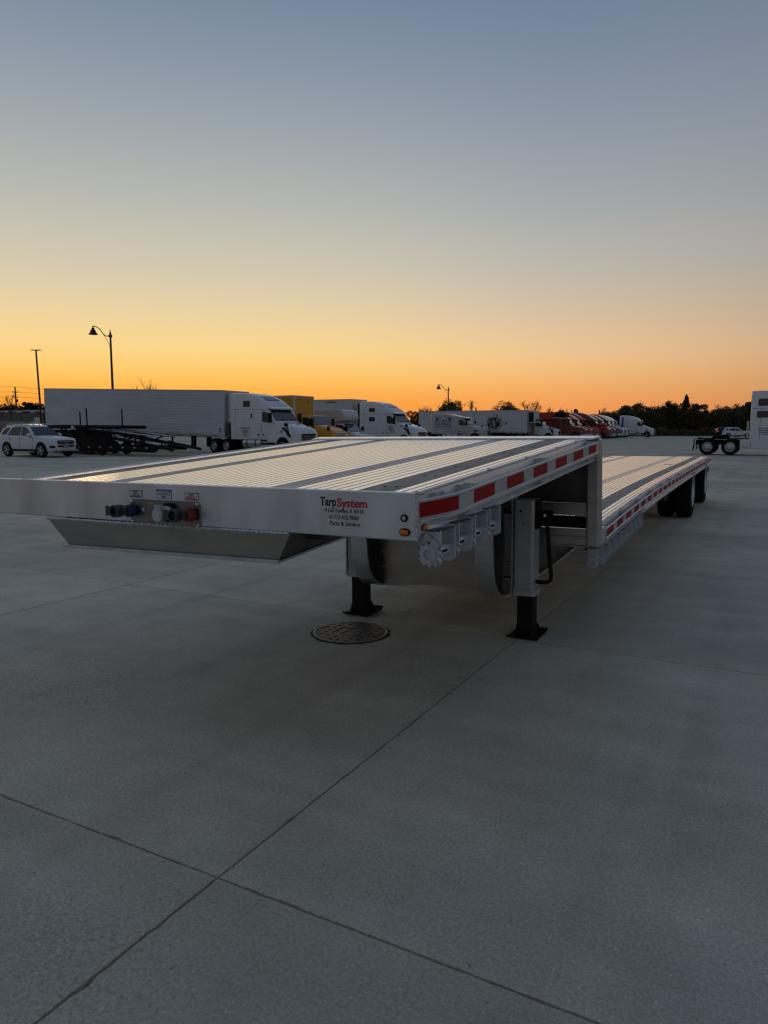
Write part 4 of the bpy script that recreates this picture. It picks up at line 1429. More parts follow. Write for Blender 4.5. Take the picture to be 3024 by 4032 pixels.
# --- yellow rental box truck
Y2 = 44.3
x2 = x_at(1342, Y2)
yt = thing('box_truck', 'yellow box truck parked between the white sleeper trucks', 'truck', (x2, Y2, 0), (0, 0, 0))
body([(0.0, .55, 1.20, .85, .2), (-.08, .5, 1.45, .98, .25), (-.5, .5, 1.68, 1.08, .3), (-1.3, .55, 1.86, 1.12, .3), (-1.40, .6, 1.92, 1.13, .22), (-1.98, .7, 2.52, 1.13, .14), (-2.05, .7, 2.60, 1.13, .16), (-2.9, .7, 2.66, 1.13, .18), (-2.95, .75, 2.62, 1.1, .18)], 'cab', 'yellow', yt)
slope_panel('windscreen', 'glass_light', yt, -1.40, 1.94, 1.02, -1.95, 2.50, .95)
side_panel('door_window', [(-1.55, 1.82), (-1.95, 2.40), (-2.5, 2.44), (-2.5, 1.86)], 'glass', yt, 1.13, .008, .05)
side_panel('vent_window', [(-1.50, 1.70), (-1.72, 2.05), (-1.74, 1.70)], 'glass', yt, 1.13, .01, .04)
mirror(yt, -1.55, 2.1, 1.15, .5)
MB().prism([(-.62, .78), (.62, .78), (.66, 1.36), (-.66, 1.36)], 'x', -.12, .02).build('grille', 'chrome', yt, bevel=.02)
b = MB()
for k in range(7):
    b.box(.015, .03, -.58, .58, .84 + k * .07, .87 + k * .07)
b.build('grille_slats', 'black', yt)
for s in (-1, 1):
    MB().box(-.22, -.02, min(s * .7, s * .98), max(s * .7, s * .98), .95, 1.2).build('headlamp', 'lamp_glass', yt, bevel=.03)
    MB().box(-.4, -.25, min(s * 1.05, s * 1.2), max(s * 1.05, s * 1.2), 1.5, 1.8).build('hood_mirror', 'black', yt, bevel=.02)
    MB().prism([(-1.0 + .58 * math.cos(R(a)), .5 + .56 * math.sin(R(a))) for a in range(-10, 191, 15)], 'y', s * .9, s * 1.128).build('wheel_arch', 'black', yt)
    wheel(yt, -1.0, s * 1.0, .5, s, name='front_wheel')
    wheel(yt, -7.2, s * 1.0, .5, s, name='rear_wheel')
MB().box(-.1, .08, -1.1, 1.1, .42, .72).build('bumper', 'chrome', yt, bevel=.02)
bx = box_shell(yt, -10.4, -3.15, 1.26, 1.02, 3.98, 'yellow_box')
MB().prism([(-3.20, 3.78), (-3.12, 3.98), (-3.2, 4.01), (-10.42, 4.01), (-10.42, 3.9), (-3.3, 3.9)], 'y', -1.275, 1.275).build('roof_cap', 'offwhite', bx, bevel=.01)
MB().box(-3.20, -3.13, -1.278, -1.14, 1.0, 3.99).box(-3.20, -3.13, 1.14, 1.278, 1.0, 3.99).build('corner_post', 'offwhite', bx)
MB().box(-3.16, -3.135, .5, .62, 3.55, 3.65).build('marker_lamp', 'black', bx)
MB().box(-10, -2, -.45, .45, .65, .95).build('chassis', 'black', yt)

# --- small white box van
Y3 = 48.6
x3 = x_at(1458, Y3)
sv = thing('box_van', 'small white box van beside the yellow box truck', 'van', (x3, Y3, 0), (0, 0, 0))
body([(0.0, .5, .98, .82, .18), (-.1, .45, 1.12, .94, .2), (-.9, .45, 1.28, 1.0, .22), (-1.15, .5, 1.38, 1.0, .2), (-1.95, .5, 2.02, .98, .16), (-2.3, .5, 2.1, .98, .18), (-2.75, .5, 2.1, .98, .18)], 'cab', 'white_paint', sv)
slope_panel('windscreen', 'glass_light', sv, -1.16, 1.40, .90, -1.90, 1.99, .80)
side_panel('door_window', [(-1.45, 1.40), (-1.88, 1.90), (-2.55, 1.93), (-2.55, 1.42)], 'glass', sv, .985, .008, .05)
mirror(sv, -1.4, 1.62, 1.0, .34)
MB().box(-.1, .03, -.8, .8, .62, .92).build('grille', 'black', sv, bevel=.02)
MB().box(-.1, .08, -.98, .98, .38, .6).build('bumper', 'chrome', sv, bevel=.02)
for s in (-1, 1):
    MB().box(-.14, .02, min(s * .6, s * .86), max(s * .6, s * .86), .72, .92).build('headlamp', 'lamp_glass', sv, bevel=.02)
    wheel(sv, -.85, s * .9, .38, s, scale=.76, name='front_wheel')
    wheel(sv, -5.6, s * .95, .38, s, scale=.76, name='rear_wheel')
sb = box_shell(sv, -7.6, -2.5, 1.15, .85, 3.06, 'offwhite', bevel=.05)
MB().prism([(-2.52, 2.1), (-1.75, 2.28), (-1.68, 2.55), (-1.8, 2.96), (-2.2, 3.1), (-7.6, 3.1), (-7.6, 3.03), (-2.52, 3.0)], 'y', -1.13, 1.13).build('attic', 'offwhite', sb, bevel=.05)
MB().box(-1.97, -1.8, -1.2, -1.17, 2.2, 2.24) if False else None

# --- second white truck with plain trailer
Y4 = 55.6
x4 = x_at(1674, Y4 + .6)
v2 = tractor('white sleeper truck with two sleeper windows right of the yellow box truck', (x4, Y4, 0), 'white_paint', 'tall', 'volvo', wins=((-5.25, -4.55, 3.02, 3.36), (-5.25, -4.55, 2.22, 2.60)), group='white sleeper trucks in the near row')
v2.rotation_euler.z = R(-3)
v2.scale.x = .86
text('lettering', 'C', .52, 'ink_blue', v2, (-3.02, -1.252, 1.50), bold=.012)
text('lettering', 'con', .26, 'ink_blue', v2, (-2.80, -1.252, 1.60), bold=.004)
MB().box(-2.82, -2.3, -1.256, -1.252, 1.47, 1.53).build('small_print', 'ink_blue', v2)
MB().box(-2.9, -2.2, -1.251, -1.247, 1.36, 1.40).box(-2.8, -2.3, -1.251, -1.247, 1.27, 1.31).build('small_print', 'ink_grey', v2)
text('lettering', '7704', .20, 'ink_black', v2, (-1.75, -1.236, 1.74), bold=.005, shear=.3)
slope_panel('skylight', 'glass_light', v2, -3.32, 3.44, .62, -3.95, 3.71, .62, off=.02)
MB().box(-6.62, -6.42, -1.2, -1.12, 1.2, 3.75).build('side_extender', 'black', v2, bevel=.02)
tr2 = van_trailer('plain white box trailer behind the small white box van', (x4 - 6.2, Y4 + .2, 0), 14.5, 'offwhite', zt=4.16, group=None, tape=False)
MB().prism([(-2.75, 3.88), (-1.75, 3.88), (-1.65, 3.96), (-2.7, 3.97)], 'y', -1.30, -1.296).build('dark_mark', 'ink_black', tr2)
for x in (-3, -6, -9, -12):
    MB().box(x, x + .03, -1.286, -1.279, 1.2, 4.0).build('panel_joint', 'alu_dull', tr2)

# --- grey truck with blue lettering
Y5 = 88.0
x5 = x_at(1932, Y5 + .6)
kk = tractor('light grey sleeper truck with large blue lettering and round emblem on its flank', (x5, Y5, -.1), 'grey_paint', 'step', 'long', wins=(), sc=1.02)
kk.scale = (1.14, 1.02, 1.03)
text('lettering', 'K', .80, 'ink_blue', kk, (-6.02, -1.252, 2.50), bold=.03, xs=1.0)
text('lettering', 'K', .80, 'ink_blue', kk, (-4.08, -1.252, 2.50), bold=.03, xs=1.0, flipx=True)
hexp = [(-5.05 + .48 * math.cos(R(60 * k)), 2.78 + .42 * math.sin(R(60 * k))) for k in range(6)]
em = MB().prism(hexp, 'y', -1.2475, -1.238).build('emblem', 'ink_grey', kk)
MB().prism([(-5.05 + .40 * math.cos(R(60 * k)), 2.78 + .35 * math.sin(R(60 * k))) for k in range(6)], 'y', -1.252, -1.246).build('emblem_field', 'grey_paint', em)
MB().lathe([(.25, 0), (.25, -.012)], (-5.05, -1.246, 2.80), 'y', 20).build('emblem_globe', 'ink_white', em)
MB().prism([(-5.25, 2.62), (-5.12, 2.80), (-5.0, 2.72), (-4.88, 2.84), (-4.84, 2.60), (-5.05, 2.50)], 'y', -1.262, -1.256).build('emblem_figure', 'ink_blue', em)
text('lettering', 'GLOBAL', .44, 'ink_purple', kk, (-5.05, -1.252, 2.06), bold=.012, align='CENTER', xs=1.22)
text('lettering', 'KING OF KINGS', .24, 'ink_purple', kk, (-5.05, -1.252, 1.78), bold=.006, align='CENTER', xs=1.12)
MB().box(-3.28, -2.1, -1.249, -1.244, 1.02, 1.09).build('stripe', 'ink_blue', kk)
b = MB()
for k in range(4):
    b.box(-4.75, -3.95, -1.248, -1.243, 1.52 - .10 * k, 1.55 - .10 * k)
stuff(b.build('small_print', 'ink_grey', kk))

# --- long white trailer behind the car carrier
Y6 = 97.0
x6 = x_at(2087, Y6)
tr3 = van_trailer('long white refrigerated trailer behind the grey lettered truck', (x6, Y6, 0), 16.2, 'offwhite', zt=4.06, unit=False, tape=False, group=None, name='refrigerated_trailer')
for x in np.arange(-14.5, -.5, 1.9):
    MB().box(x, x + .03, -1.286, -1.279, 1.2, 3.95).build('panel_joint', 'alu_dull', tr3)
u = MB().box(.0, .95, -1.05, 1.05, 2.35, 3.95).build('cooling_unit', 'offwhite', tr3, bevel=.06)
MB().box(.12, .80, -1.06, -1.04, 2.45, 3.75).build('vent_grille', 'black', u)

# --- white car carrier truck in front of it
Y7 = 95.5
x7 = x_at(2203, Y7 + 3.5)
ch = tractor('white car carrier truck with black overhead rack', (x7, Y7 + 3.5, -.05), 'white_paint', 'day', 'volvo', group='trucks parked nose-out in the far row', sc=.95)
rk = thing('car_carrier_rack', 'black steel car carrier deck and ladder behind the white carrier truck', 'car carrier', (x7, Y7 + 2.2, 0), (0, 0, 0))
def bar(name, pts, r, parent, mat='black', n=4):
    return MB().tube(pts, r, n).build(name, mat, parent)
for y in (-1.2, 1.2):
    bar('deck_rail', [(-9.6, y, 2.25), (-8.0, y, 2.42), (-6.0, y, 2.72), (-5.4, y, 2.95), (-4.4, y, 2.95), (-3.4, y, 2.78), (-.2, y, 2.66)], .10, rk)
    for x, z0, z1 in ((-5.9, .4, 2.9), (-5.2, .4, 2.95), (-4.4, .4, 2.95), (-3.7, .6, 2.85), (-2.9, .8, 2.8), (-.2, .6, 2.66)):
        bar('post', [(x, y, z0), (x, y, z1)], .07, rk)
    bar('brace', [(-9.3, y, 2.2), (-7.6, y, .7)], .06, rk)
    bar('brace', [(-8.2, y, 2.3), (-6.6, y, .6)], .06, rk)
    bar('lower_rail', [(-9.8, y, .75), (-4.0, y, .75)], .12, rk)
    for x, l in ((-6.9, 1.4), (-5.8, 1.6), (-4.4, 1.5), (-3.0, 1.4)):
        bar('stake', [(x, y, 2.7), (x - .08, y, 2.75 + l * .85)], .035, rk)
for x in np.arange(-9.4, -.4, .9):
    MB().box(x, x + .12, -1.2, 1.2, lerp_tab([(-9.6, 2.25), (-8, 2.42), (-6, 2.72), (-5.4, 2.95), (-4.4, 2.95), (-3.4, 2.78), (0, 2.66)], x) - .05, lerp_tab([(-9.6, 2.25), (-8, 2.42), (-6, 2.72), (-5.4, 2.95), (-4.4, 2.95), (-3.4, 2.78), (0, 2.66)], x)).build('deck_slat', 'black', rk)
for x in (-4.95, -4.5):
    bar('ladder_rail', [(x, -1.32, .4), (x, -1.32, 2.9)], .035, rk, 'galv')
for k in range(8):
    bar('ladder_rung', [(-4.95, -1.32, .6 + .3 * k), (-4.5, -1.32, .6 + .3 * k)], .025, rk, 'galv')
for x in (-8.6, -7.4):
    wheel(rk, x, -1.1, .45, -1, scale=.9)

# --- red trucks, then the mixed row
def row_truck(label, nose_px, y, mat, roof, hood, sc=1.0, wins=(), z=0):
    return tractor(label, (x_at(nose_px, y), y, z), mat, roof, hood, wins=wins, sc=sc)


row_truck('dark red mid-roof truck nearest the car carrier', 2312, 104.0, 'dark_red', 'low', 'long', 1.02)
row_truck('red high-roof truck directly behind the dark red mid-roof truck', 2333, 108.5, 'red_paint', 'long', 'long', 1.0)
row_truck('red high-roof truck third from the car carrier with pale visor', 2362, 113.0, 'red_paint', 'tall', 'long', 1.0)
r4 = row_truck('dark red truck with bright red front corner at the end of the red trucks', 2403, 116.0, 'dark_red', 'tall', 'volvo', 1.02)
MB().prism([(-1.22, .9), (-.2, .9), (-.1, 1.9), (-.4, 2.35), (-1.22, 2.35)], 'x', -2.1, -.4).build('raised_hood', 'red_paint', r4, bevel=.25)
row_truck('red truck with chrome bumper just right of the red front corner', 2425, 121.0, 'red_paint', 'long', 'long', 1.0)
row_truck('navy blue sleeper truck in the middle of the far row', 2448, 126.0, 'blue_paint', 'tall', 'long', 1.0)
row_truck('white sleeper truck behind the navy one in the far row', 2462, 131.0, 'white_paint', 'tall', 'long', 1.0)
row_truck('white sleeper truck last of the packed far row', 2474, 136.0, 'white_paint', 'long', 'volvo', 1.0)
cs = row_truck('white sleeper truck standing alone at the right end of the far row', 2578, 140.0, 'white_paint', 'long', 'long', 1.0)
MB().box(-6.2, -5.85, -1.262, -1.243, 1.0, 3.6).build('dark_stripe', 'blue_paint', cs)
MB().box(-6.6, -3.2, -1.22, -1.1, .5, 1.0).build('side_fairing', 'blue_paint', cs)
# dark trailers standing behind the red trucks
for k, (lx_, yy, m_) in enumerate(((2395, 117.8, 'blue_paint'), (2462, 142, 'blue_paint'))):
    pass
bt = van_trailer('dark box trailer behind the red trucks', (x_at(2232, 107.0), 107.0, 0), 13.0, 'black', zt=3.95, tape=False, group=None, rails=False)
bt2 = van_trailer('black trailer between the packed far row and the lone white truck', (x_at(2436, 141.0), 141.0, 0), 13.0, 'black', zt=3.85, tape=False, group=None, rails=False)
rc = MB().box(-6.1, 0, -1.22, 1.22, 1.2, 3.8).build('red_container', 'red_paint', None, bevel=.03, loc=(x_at(2188, 105.5), 105.5, 0))
tag(rc, 'red container standing behind the car carrier truck', 'container')

# --- bobtail truck at the right edge
Y8 = 51.6
xb = x_at(2788, Y8 - 1.3)
bb = tractor('white truck without trailer cut off by the right edge of the picture', (xb + 8.75, Y8, 0), 'white_paint', 'tall', 'volvo', wins=((-6.0, -5.3, 3.02, 3.46), (-6.05, -5.4, 2.30, 2.72)), tank=False, group=None, drives=(-7.45, -8.75))
bb.scale = (1, 1, 1)
for s in (-1, 1):
    MB().box(-6.9, -2.3, min(s * 1.1, s * 1.25), max(s * 1.1, s * 1.25), .42, .98).build('side_fairing', 'white_paint', bb, bevel=.03)
    MB().box(-6.34, -6.32, min(s * 1.24, s * 1.256), max(s * 1.24, s * 1.256), .42, .98).build('fairing_gap', 'seam', bb)
    MB().box(-6.8, -6.42, min(s * 1.24, s * 1.258), max(s * 1.24, s * 1.258), .50, .53).build('step_slot', 'black', bb)
    MB().hexa([(-9.55, s * .8, .98), (-9.25, s * .8, 1.08), (-9.25, s * 1.25, 1.08), (-9.55, s * 1.25, .98)], [(-9.55, s * .8, 1.0), (-9.20, s * .8, 1.12), (-9.20, s * 1.25, 1.12), (-9.55, s * 1.25, 1.0)]).build('mudguard', 'black', bb)
    MB().hexa([(-9.62, s * .8, .25), (-9.60, s * .8, .25), (-9.60, s * 1.25, .25), (-9.62, s * 1.25, .25)], [(-9.55, s * .8, .98), (-9.53, s * .8, .98), (-9.53, s * 1.25, .98), (-9.55, s * 1.25, .98)]).build('mud_flap', 'black', bb)
    bar('flap_hanger', [(-9.60, s * 1.2, .26), (-9.36, s * 1.2, .92)], .02, bb)
MB().hexa([(-8.65, -.5, 1.02), (-7.50, -.5, 1.02), (-7.50, .5, 1.02), (-8.65, .5, 1.02)], [(-8.45, -.5, 1.20), (-7.65, -.5, 1.28), (-7.65, .5, 1.28), (-8.45, .5, 1.20)]).build('fifth_wheel', 'black', bb, bevel=.02)
MB().box(-9.30, -6.3, -1.05, 1.05, .96, 1.04).build('deck_plate', 'black', bb)
bar('hose_rail', [(-6.55, -.9, 1.1), (-6.55, -.9, 2.1), (-6.4, -.9, 2.1)], .025, bb, 'galv')
bar('hose_rail', [(-6.55, .9, 1.1), (-6.55, .9, 2.1), (-6.4, .9, 2.1)], .025, bb, 'galv')
b = MB()
for k, L_ in enumerate((.95, .8, .75, .5)):
    b.box(-5.55 - L_ / 2 + .05, -5.55 + L_ / 2, -1.249, -1.243, 1.62 - .11 * k, 1.66 - .11 * k)
stuff(b.build('small_print', 'ink_blue', bb))

# --- passenger cars ----------------------------------------------------------
CT = wheel_meshes(.37, .25, .245, 'car')


def car_rim():
    m = MB()
    m.lathe([(.250, -.13), (.235, -.13), (.225, -.09), (.21, -.06)], (0, 0, 0), 'y', 28, cap=False)
    for k in range(5):
        a = 2 * math.pi * k / 5
        for d_ in (-.13, .13):
            p0 = Vector((.05 * math.cos(a), -.118, .05 * math.sin(a)))
            p1 = Vector((.225 * math.cos(a + d_), -.112, .225 * math.sin(a + d_)))
            m.tube([p0, p1], [.022, .018], 6)
    m.lathe([(.06, -.09), (.06, -.122), (.001, -.126)], (0, 0, 0), 'y', 16)
    return m.mesh('car_rim', 35)


CR = car_rim()
CB = MB().lathe([(.22, -.05), (.001, -.05)], (0, 0, 0), 'y', 20, cap=False).mesh('brake_disc')


def car_wheel(parent, x, y, s):
    o = bpy.data.objects.new('wheel', None)
    COL.objects.link(o)
    o.parent = parent
    o.location = (x, y, .37)
    if s > 0:
        o.rotation_euler = (0, 0, math.pi)
    link('tyre', CT, 'rubber', o)
    link('rim', CR, 'steel_rim', o)
    link('brake_disc', CB, 'black', o)


def suv(label, loc, rot, mat, group=None, lit=False, detailed=True, sc=1.0):
    """4.8 m sport utility car, nose at x = 0"""
    T = thing('suv_car', label, 'car', loc, (0, 0, rot), group)
    T.scale = (sc, sc, sc)

    def sec(x, zs, zbelt, wb, zr, wr):
        # sill, side, belt, roof
        h = [(wb - .06, zs), (wb, zs + .22), (wb + .005, (zs + zbelt) / 2 + .08), (wb - .015, zbelt - .03), (wb - .05, zbelt)]
        if zr > zbelt + .02:
            h += [(wr + .05, zbelt + (zr - zbelt) * .55 + .0), (wr, zr - .07), (wr - .10, zr - .01), (wr * .5, zr), (0, zr + .005)]
        else:
            h += [(wb - .10, zbelt + .012), (wb - .2, zbelt + .03), (wb * .62, zbelt + .045), (wb * .4, zbelt + .05), (0, zbelt + .055)]
        # tumblehome middle point lies on the line belt -> roof
        if zr > zbelt + .02:
            t = .55
            h[5] = ((wb - .05) + (wr - (wb - .05)) * t, zbelt + (zr - .07 - zbelt) * t)
        return [(x, -y, z) for y, z in h] + [(x, y, z) for y, z in h[-2::-1]]
    st = [sec(0.0, .42, .80, .62, 0, 0), sec(-.06, .34, .90, .78, 0, 0), sec(-.25, .30, .98, .90, 0, 0), sec(-.8, .30, 1.04, .95, 0, 0), sec(-1.42, .30, 1.10, .955, 0, 0),
          sec(-1.50, .30, 1.10, .955, 1.17, .86), sec(-2.12, .30, 1.11, .955, 1.62, .70), sec(-2.4, .30, 1.115, .955, 1.72, .69), sec(-3.0, .30, 1.12, .955, 1.77, .69),
          sec(-3.7, .30, 1.13, .955, 1.75, .68), sec(-4.2, .32, 1.14, .95, 1.69, .66), sec(-4.45, .38, 1.14, .94, 1.58, .66), sec(-4.72, .46, 1.10, .90, 1.18, .80), sec(-4.80, .52, .98, .84, 0, 0)]
    MB().loft(st).build('body', mat, T, 40)
    # glass lies on the sloping upper sides
    def side_glass(name, pts, parent=T):
        for s in (-1, 1):
            vs = []
            for x, z in pts:
                t = (z - 1.125) / (1.68 - 1.125)
                y = .905 + (.695 - .905) * t
                vs.append((x, y))
            poly = list(zip(pts, vs))
            outer = [(x, s * (y + .012), z) for ((x, z), (_, y)) in poly]
            inner = [(x, s * (y - .02), z) for ((x, z), (_, y)) in poly]
            MB().loft([inner, outer]).build(name, 'glass', parent)
    side_glass('front_window', rpoly([(-1.80, 1.15), (-2.20, 1.50), (-2.48, 1.62), (-2.66, 1.635), (-2.66, 1.15)], .04))
    side_glass('rear_window', rpoly([(-2.74, 1.15), (-2.74, 1.64), (-3.3, 1.63), (-3.55, 1.55), (-3.82, 1.17)], .04))
    side_glass('quarter_window', rpoly([(-4.02, 1.2), (-3.72, 1.58), (-4.12, 1.56), (-4.44, 1.22)], .04))
    slope_panel('windscreen', 'glass', T, -1.50, 1.175, .82, -2.10, 1.605, .63, off=.022)
    slope_panel('tailgate_window', 'glass', T, -4.70, 1.18, .74, -4.44, 1.56, .58, off=-.03)
    for s in (-1, 1):
        for xw in (-.92, -3.84):
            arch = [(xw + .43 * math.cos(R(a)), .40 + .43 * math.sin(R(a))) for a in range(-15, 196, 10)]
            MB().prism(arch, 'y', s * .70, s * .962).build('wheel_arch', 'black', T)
            car_wheel(T, xw, s * .86, s)
        MB().box(-3.45, -1.3, min(s * .86, s * .965), max(s * .86, s * .965), .26, .42).build('side_sill', 'black', T, bevel=.02)
        MB().box(-3.3, -1.45, min(s * .9, s * .99), max(s * .9, s * .99), .27, .30).build('running_board', 'steel_rim', T)
        mm = MB().hexa([(-1.86, s * .92, 1.12), (-1.66, s * .92, 1.12), (-1.66, s * 1.16, 1.13), (-1.80, s * 1.16, 1.13)], [(-1.86, s * .94, 1.28), (-1.70, s * .94, 1.28), (-1.72, s * 1.13, 1.28), (-1.80, s * 1.13, 1.28)]).build('door_mirror', mat, T, bevel=.02)
        MB().box(-1.84, -1.66, min(s * .9, s * 1.14), max(s * .9, s * 1.14), 1.10, 1.122).build('mirror_base', 'black', mm)
        for x in (-2.52, -3.62):
            MB().tube([(x - .1, s * .965, .995), (x, s * .985, 1.0), (x + .1, s * .965, 1.005)], .018, 6).build('door_handle', 'steel_rim', T)
        for x in (-1.58, -2.70, -3.52):
            MB().box(x, x + .010, min(s * .955, s * .963), max(s * .955, s * .963), .44, 1.08).build('door_seam', 'seam', T)
        MB().tube([(-2.3, s * .665, 1.70), (-2.5, s * .67, 1.775), (-3.1, s * .67, 1.82), (-3.8, s * .66, 1.80), (-4.15, s * .65, 1.71)], .016, 6).build('roof_rail', 'steel_rim', T)
        MB().hexa([(-.10, s * .55, .76), (-.50, s * .915, .84), (-.54, s * .86, .84), (-.2, s * .52, .76)], [(-.19, s * .56, .88), (-.56, s * .905, .965), (-.6, s * .85, .965), (-.3, s * .52, .88)]).build('headlamp', 'lamp_glass', T, bevel=.012)
        MB().prism(rpoly([(-.03, .50), (-.03, .62), (-.30, .62), (-.30, .50)], .04), 'y', s * .62, s * .90).build('fog_lamp_recess', 'black', T)
        MB().box(-4.74, -4.50, min(s * .66, s * .94), max(s * .66, s * .94), .92, 1.08).build('tail_lamp', 'tail_red' if lit else 'tail_dark', T, bevel=.03)
    # grille with bars and badge, lower intake, number plate
    g = MB().prism(rpoly([(-.52, .70), (.52, .70), (.58, .80), (.50, .90), (-.50, .90), (-.58, .80)], .04), 'x', -.12, .03).build('grille', 'black', T)
    MB().box(.025, .045, -.5, -.1, .825, .845).box(.025, .045, .1, .5, .825, .845).box(.025, .045, -.5, -.1, .76, .775).box(.025, .045, .1, .5, .76, .775).build('grille_bars', 'chrome', g)
    MB().lathe([(.085, .03), (.085, .05), (.068, .05), (.068, .035)], (0, 0, .80), 'x', 24, cap=False).tube([(.048, 0, .80), (.048, 0, .87)], .008, 5).tube([(.048, 0, .80), (.048, -.06, .765)], .008, 5).tube([(.048, 0, .80), (.048, .06, .765)], .008, 5).build('star_badge', 'chrome', g)
    MB().prism(rpoly([(-.50, .54), (.50, .54), (.58, .64), (-.58, .64)], .03), 'x', -.10, .022).build('lower_intake', 'black', T)
    pl_ = MB().box(.02, .04, -.16, .16, .46, .60).build('number_plate', 'ink_white', T)
    MB().box(.038, .042, -.12, .12, .50, .56).build('plate_number', 'ink_blue', pl_)
    MB().prism([(-.70, .34), (.70, .34), (.76, .42), (-.76, .42)], 'x', -.14, .012).build('skid_plate', 'steel_rim', T, bevel=.01)
    return T


YS = 28.4
su = suv('white sport utility car parked beside the black ramp trailer', (x_at(256, YS), YS, 0), R(1), 'white_paint')
su.scale = (1.03, 1.0, 1.08)
suv('dark sport utility car with lit tail lamp beyond the cut-off white truck', (x_at(2925, 150), 150.0, 0), R(20), 'black', lit=True)
suv('white sport utility car beyond the cut-off white truck', (x_at(2965, 142) , 142.0, 0), R(4), 'white_paint')

# --- black ramp trailer (car hauler) beside the white car
YH = 32.6
xh = x_at(735, YH)
HT = thing('ramp_trailer', 'black steel car hauler trailer with lowered ramps and upright stakes', 'trailer', (xh, YH, 0), (0, 0, 0))
# local: low ramp end at x = 0, hitch end towards -x
LEN = 13.0
for y in (-1.15, 1.15):
    MB().box(-LEN, -1.2, min(y, y * 1.06), max(y, y * 1.06), .34, .62).build('lower_rail', 'black', HT)
    bar('ramp_rail', [(-6.6, y, 1.28), (-4.2, y, .96), (-1.4, y, .62), (0, y, .40)], .09, HT)
    bar('upper_rail', [(-LEN, y, 1.74), (-9.5, y, 1.78), (-4.6, y, 1.72)], .11, HT)
    bar('tilt_rail', [(-8.0, y, 1.62), (-5.2, y, 1.42), (-2.2, y, 1.16)], .08, HT)
    for x, z0, z1 in ((-12.6, .4, 1.7), (-10.9, .4, 1.7), (-8.55, .4, 1.78), (-8.2, .4, 1.78), (-5.55, .4, 1.4), (-5.1, .4, 1.4), (-4.9, .4, 1.1), (-2.3, .4, 1.1)):
        bar('post', [(x, y, z0), (x, y, z1)], .085, HT)
    bar('brace', [(-6.9, y, .9), (-5.6, y, 1.36)], .05, HT)
    bar('brace', [(-7.6, y, 1.3), (-6.9, y, .8)], .05, HT)
    bar('brace', [(-4.0, y, .9), (-3.0, y, 1.2)], .05, HT)
    bar('brace', [(-12.4, y, .6), (-9.2, y, 1.6)], .06, HT)
    bar('brace', [(-10.8, y, 1.6), (-8.7, y, .6)], .06, HT)
    for x in np.arange(-LEN + .8, -2.0, 1.0):
        MB().box(x, x + .22, min(y * 1.062, y * 1.066), max(y * 1.062, y * 1.066), .46, .53).build('reflective_tape', 'tape_white', HT)
MB().box(-LEN, -7.6, -1.1, 1.1, .62, 1.55).build('side_box', 'black', HT)
MB().prism([(-8.1, .2), (-4.6, .2), (-4.6, .8), (-5.6, 1.1), (-8.1, 1.2)], 'y', -1.16, -1.12).build('fender_panel', 'black', HT)
MB().prism([(-4.6, .25), (-1.4, .22), (-1.4, .5), (-4.6, .72)], 'y', -1.16, -1.12).build('tail_panel', 'black', HT)
for x in np.arange(-LEN, -4.6, .55):
    MB().box(x, x + .14, -1.2, 1.2, 1.74, 1.80).build('deck_slat', 'black', HT)
for y in (-.75, .75):
    MB().hexa([(-7.7, y - .28, 1.60), (-5.0, y - .28, 1.40), (-5.0, y + .28, 1.40), (-7.7, y + .28, 1.60)], [(-7.7, y - .28, 1.64), (-5.0, y - .28, 1.44), (-5.0, y + .28, 1.44), (-7.7, y + .28, 1.64)]).build('wheel_track', 'alu_dull', HT)
    MB().hexa([(-4.9, y - .28, 1.44), (-1.9, y - .28, 1.14), (-1.9, y + .28, 1.14), (-4.9, y + .28, 1.44)], [(-4.9, y - .28, 1.48), (-1.9, y - .28, 1.18), (-1.9, y + .28, 1.18), (-4.9, y + .28, 1.48)]).build('wheel_track', 'alu_dull', HT)
    MB().hexa([(-6.4, y - .25, 1.20), (-.3, y - .25, .44), (-.3, y + .25, .44), (-6.4, y + .25, 1.20)], [(-6.4, y - .25, 1.23), (-.3, y - .25, .47), (-.3, y + .25, .47), (-6.4, y + .25, 1.23)]).build('ramp', 'black', HT)
for (px_, top) in ((178, 1616), (318, 1621), (344, 1609), (483, 1613)):
    yy = -1.25 if px_ in (178, 344, 483) else 1.25
    x = x_at(px_, YH + yy) - xh
    d = -(x + xh) * math.sin(YAW) + (YH + yy) * math.cos(YAW)
    bar('stake', [(x, yy, 1.70), (x - .03, yy, zat(top, d))], .055, HT)
MB().lathe([(.12, 0), (.12, -.06), (.001, -.06)], (-8.4, -1.28, 1.70), 'y', 14).build('white_reflector', 'ink_white', HT)
for x in (-7.3, -6.2):
    wheel(HT, x, -.95, .42, -1, 'black', .84)
    wheel(HT, x, 1.0, .42, 1, 'black', .84)
bar('hoop', [(-1.1, -1.15, .45), (-.9, -1.15, .75), (-.2, -1.15, .95), (.0, -1.15, .80), (-.2, -1.15, .45)], .04, HT)
# ------------------------------------------------------------------ meadow and banks behind the yard
def sheet(name, cols, rows, mat):
    """cols: image columns, rows: (depth, height) or callable"""
    b = MB()
    n = len(cols)
    vs = []
    for d, z in rows:
        for c in cols:
            x, y = at(c, d)
            vs.append((x, y, z(c) if callable(z) else z))
    fs = [(j * n + i, j * n + i + 1, (j + 1) * n + i + 1, (j + 1) * n + i) for j in range(len(rows) - 1) for i in range(n - 1)]
    return struct(b.add(vs, fs).build(name, mat, None, 60))


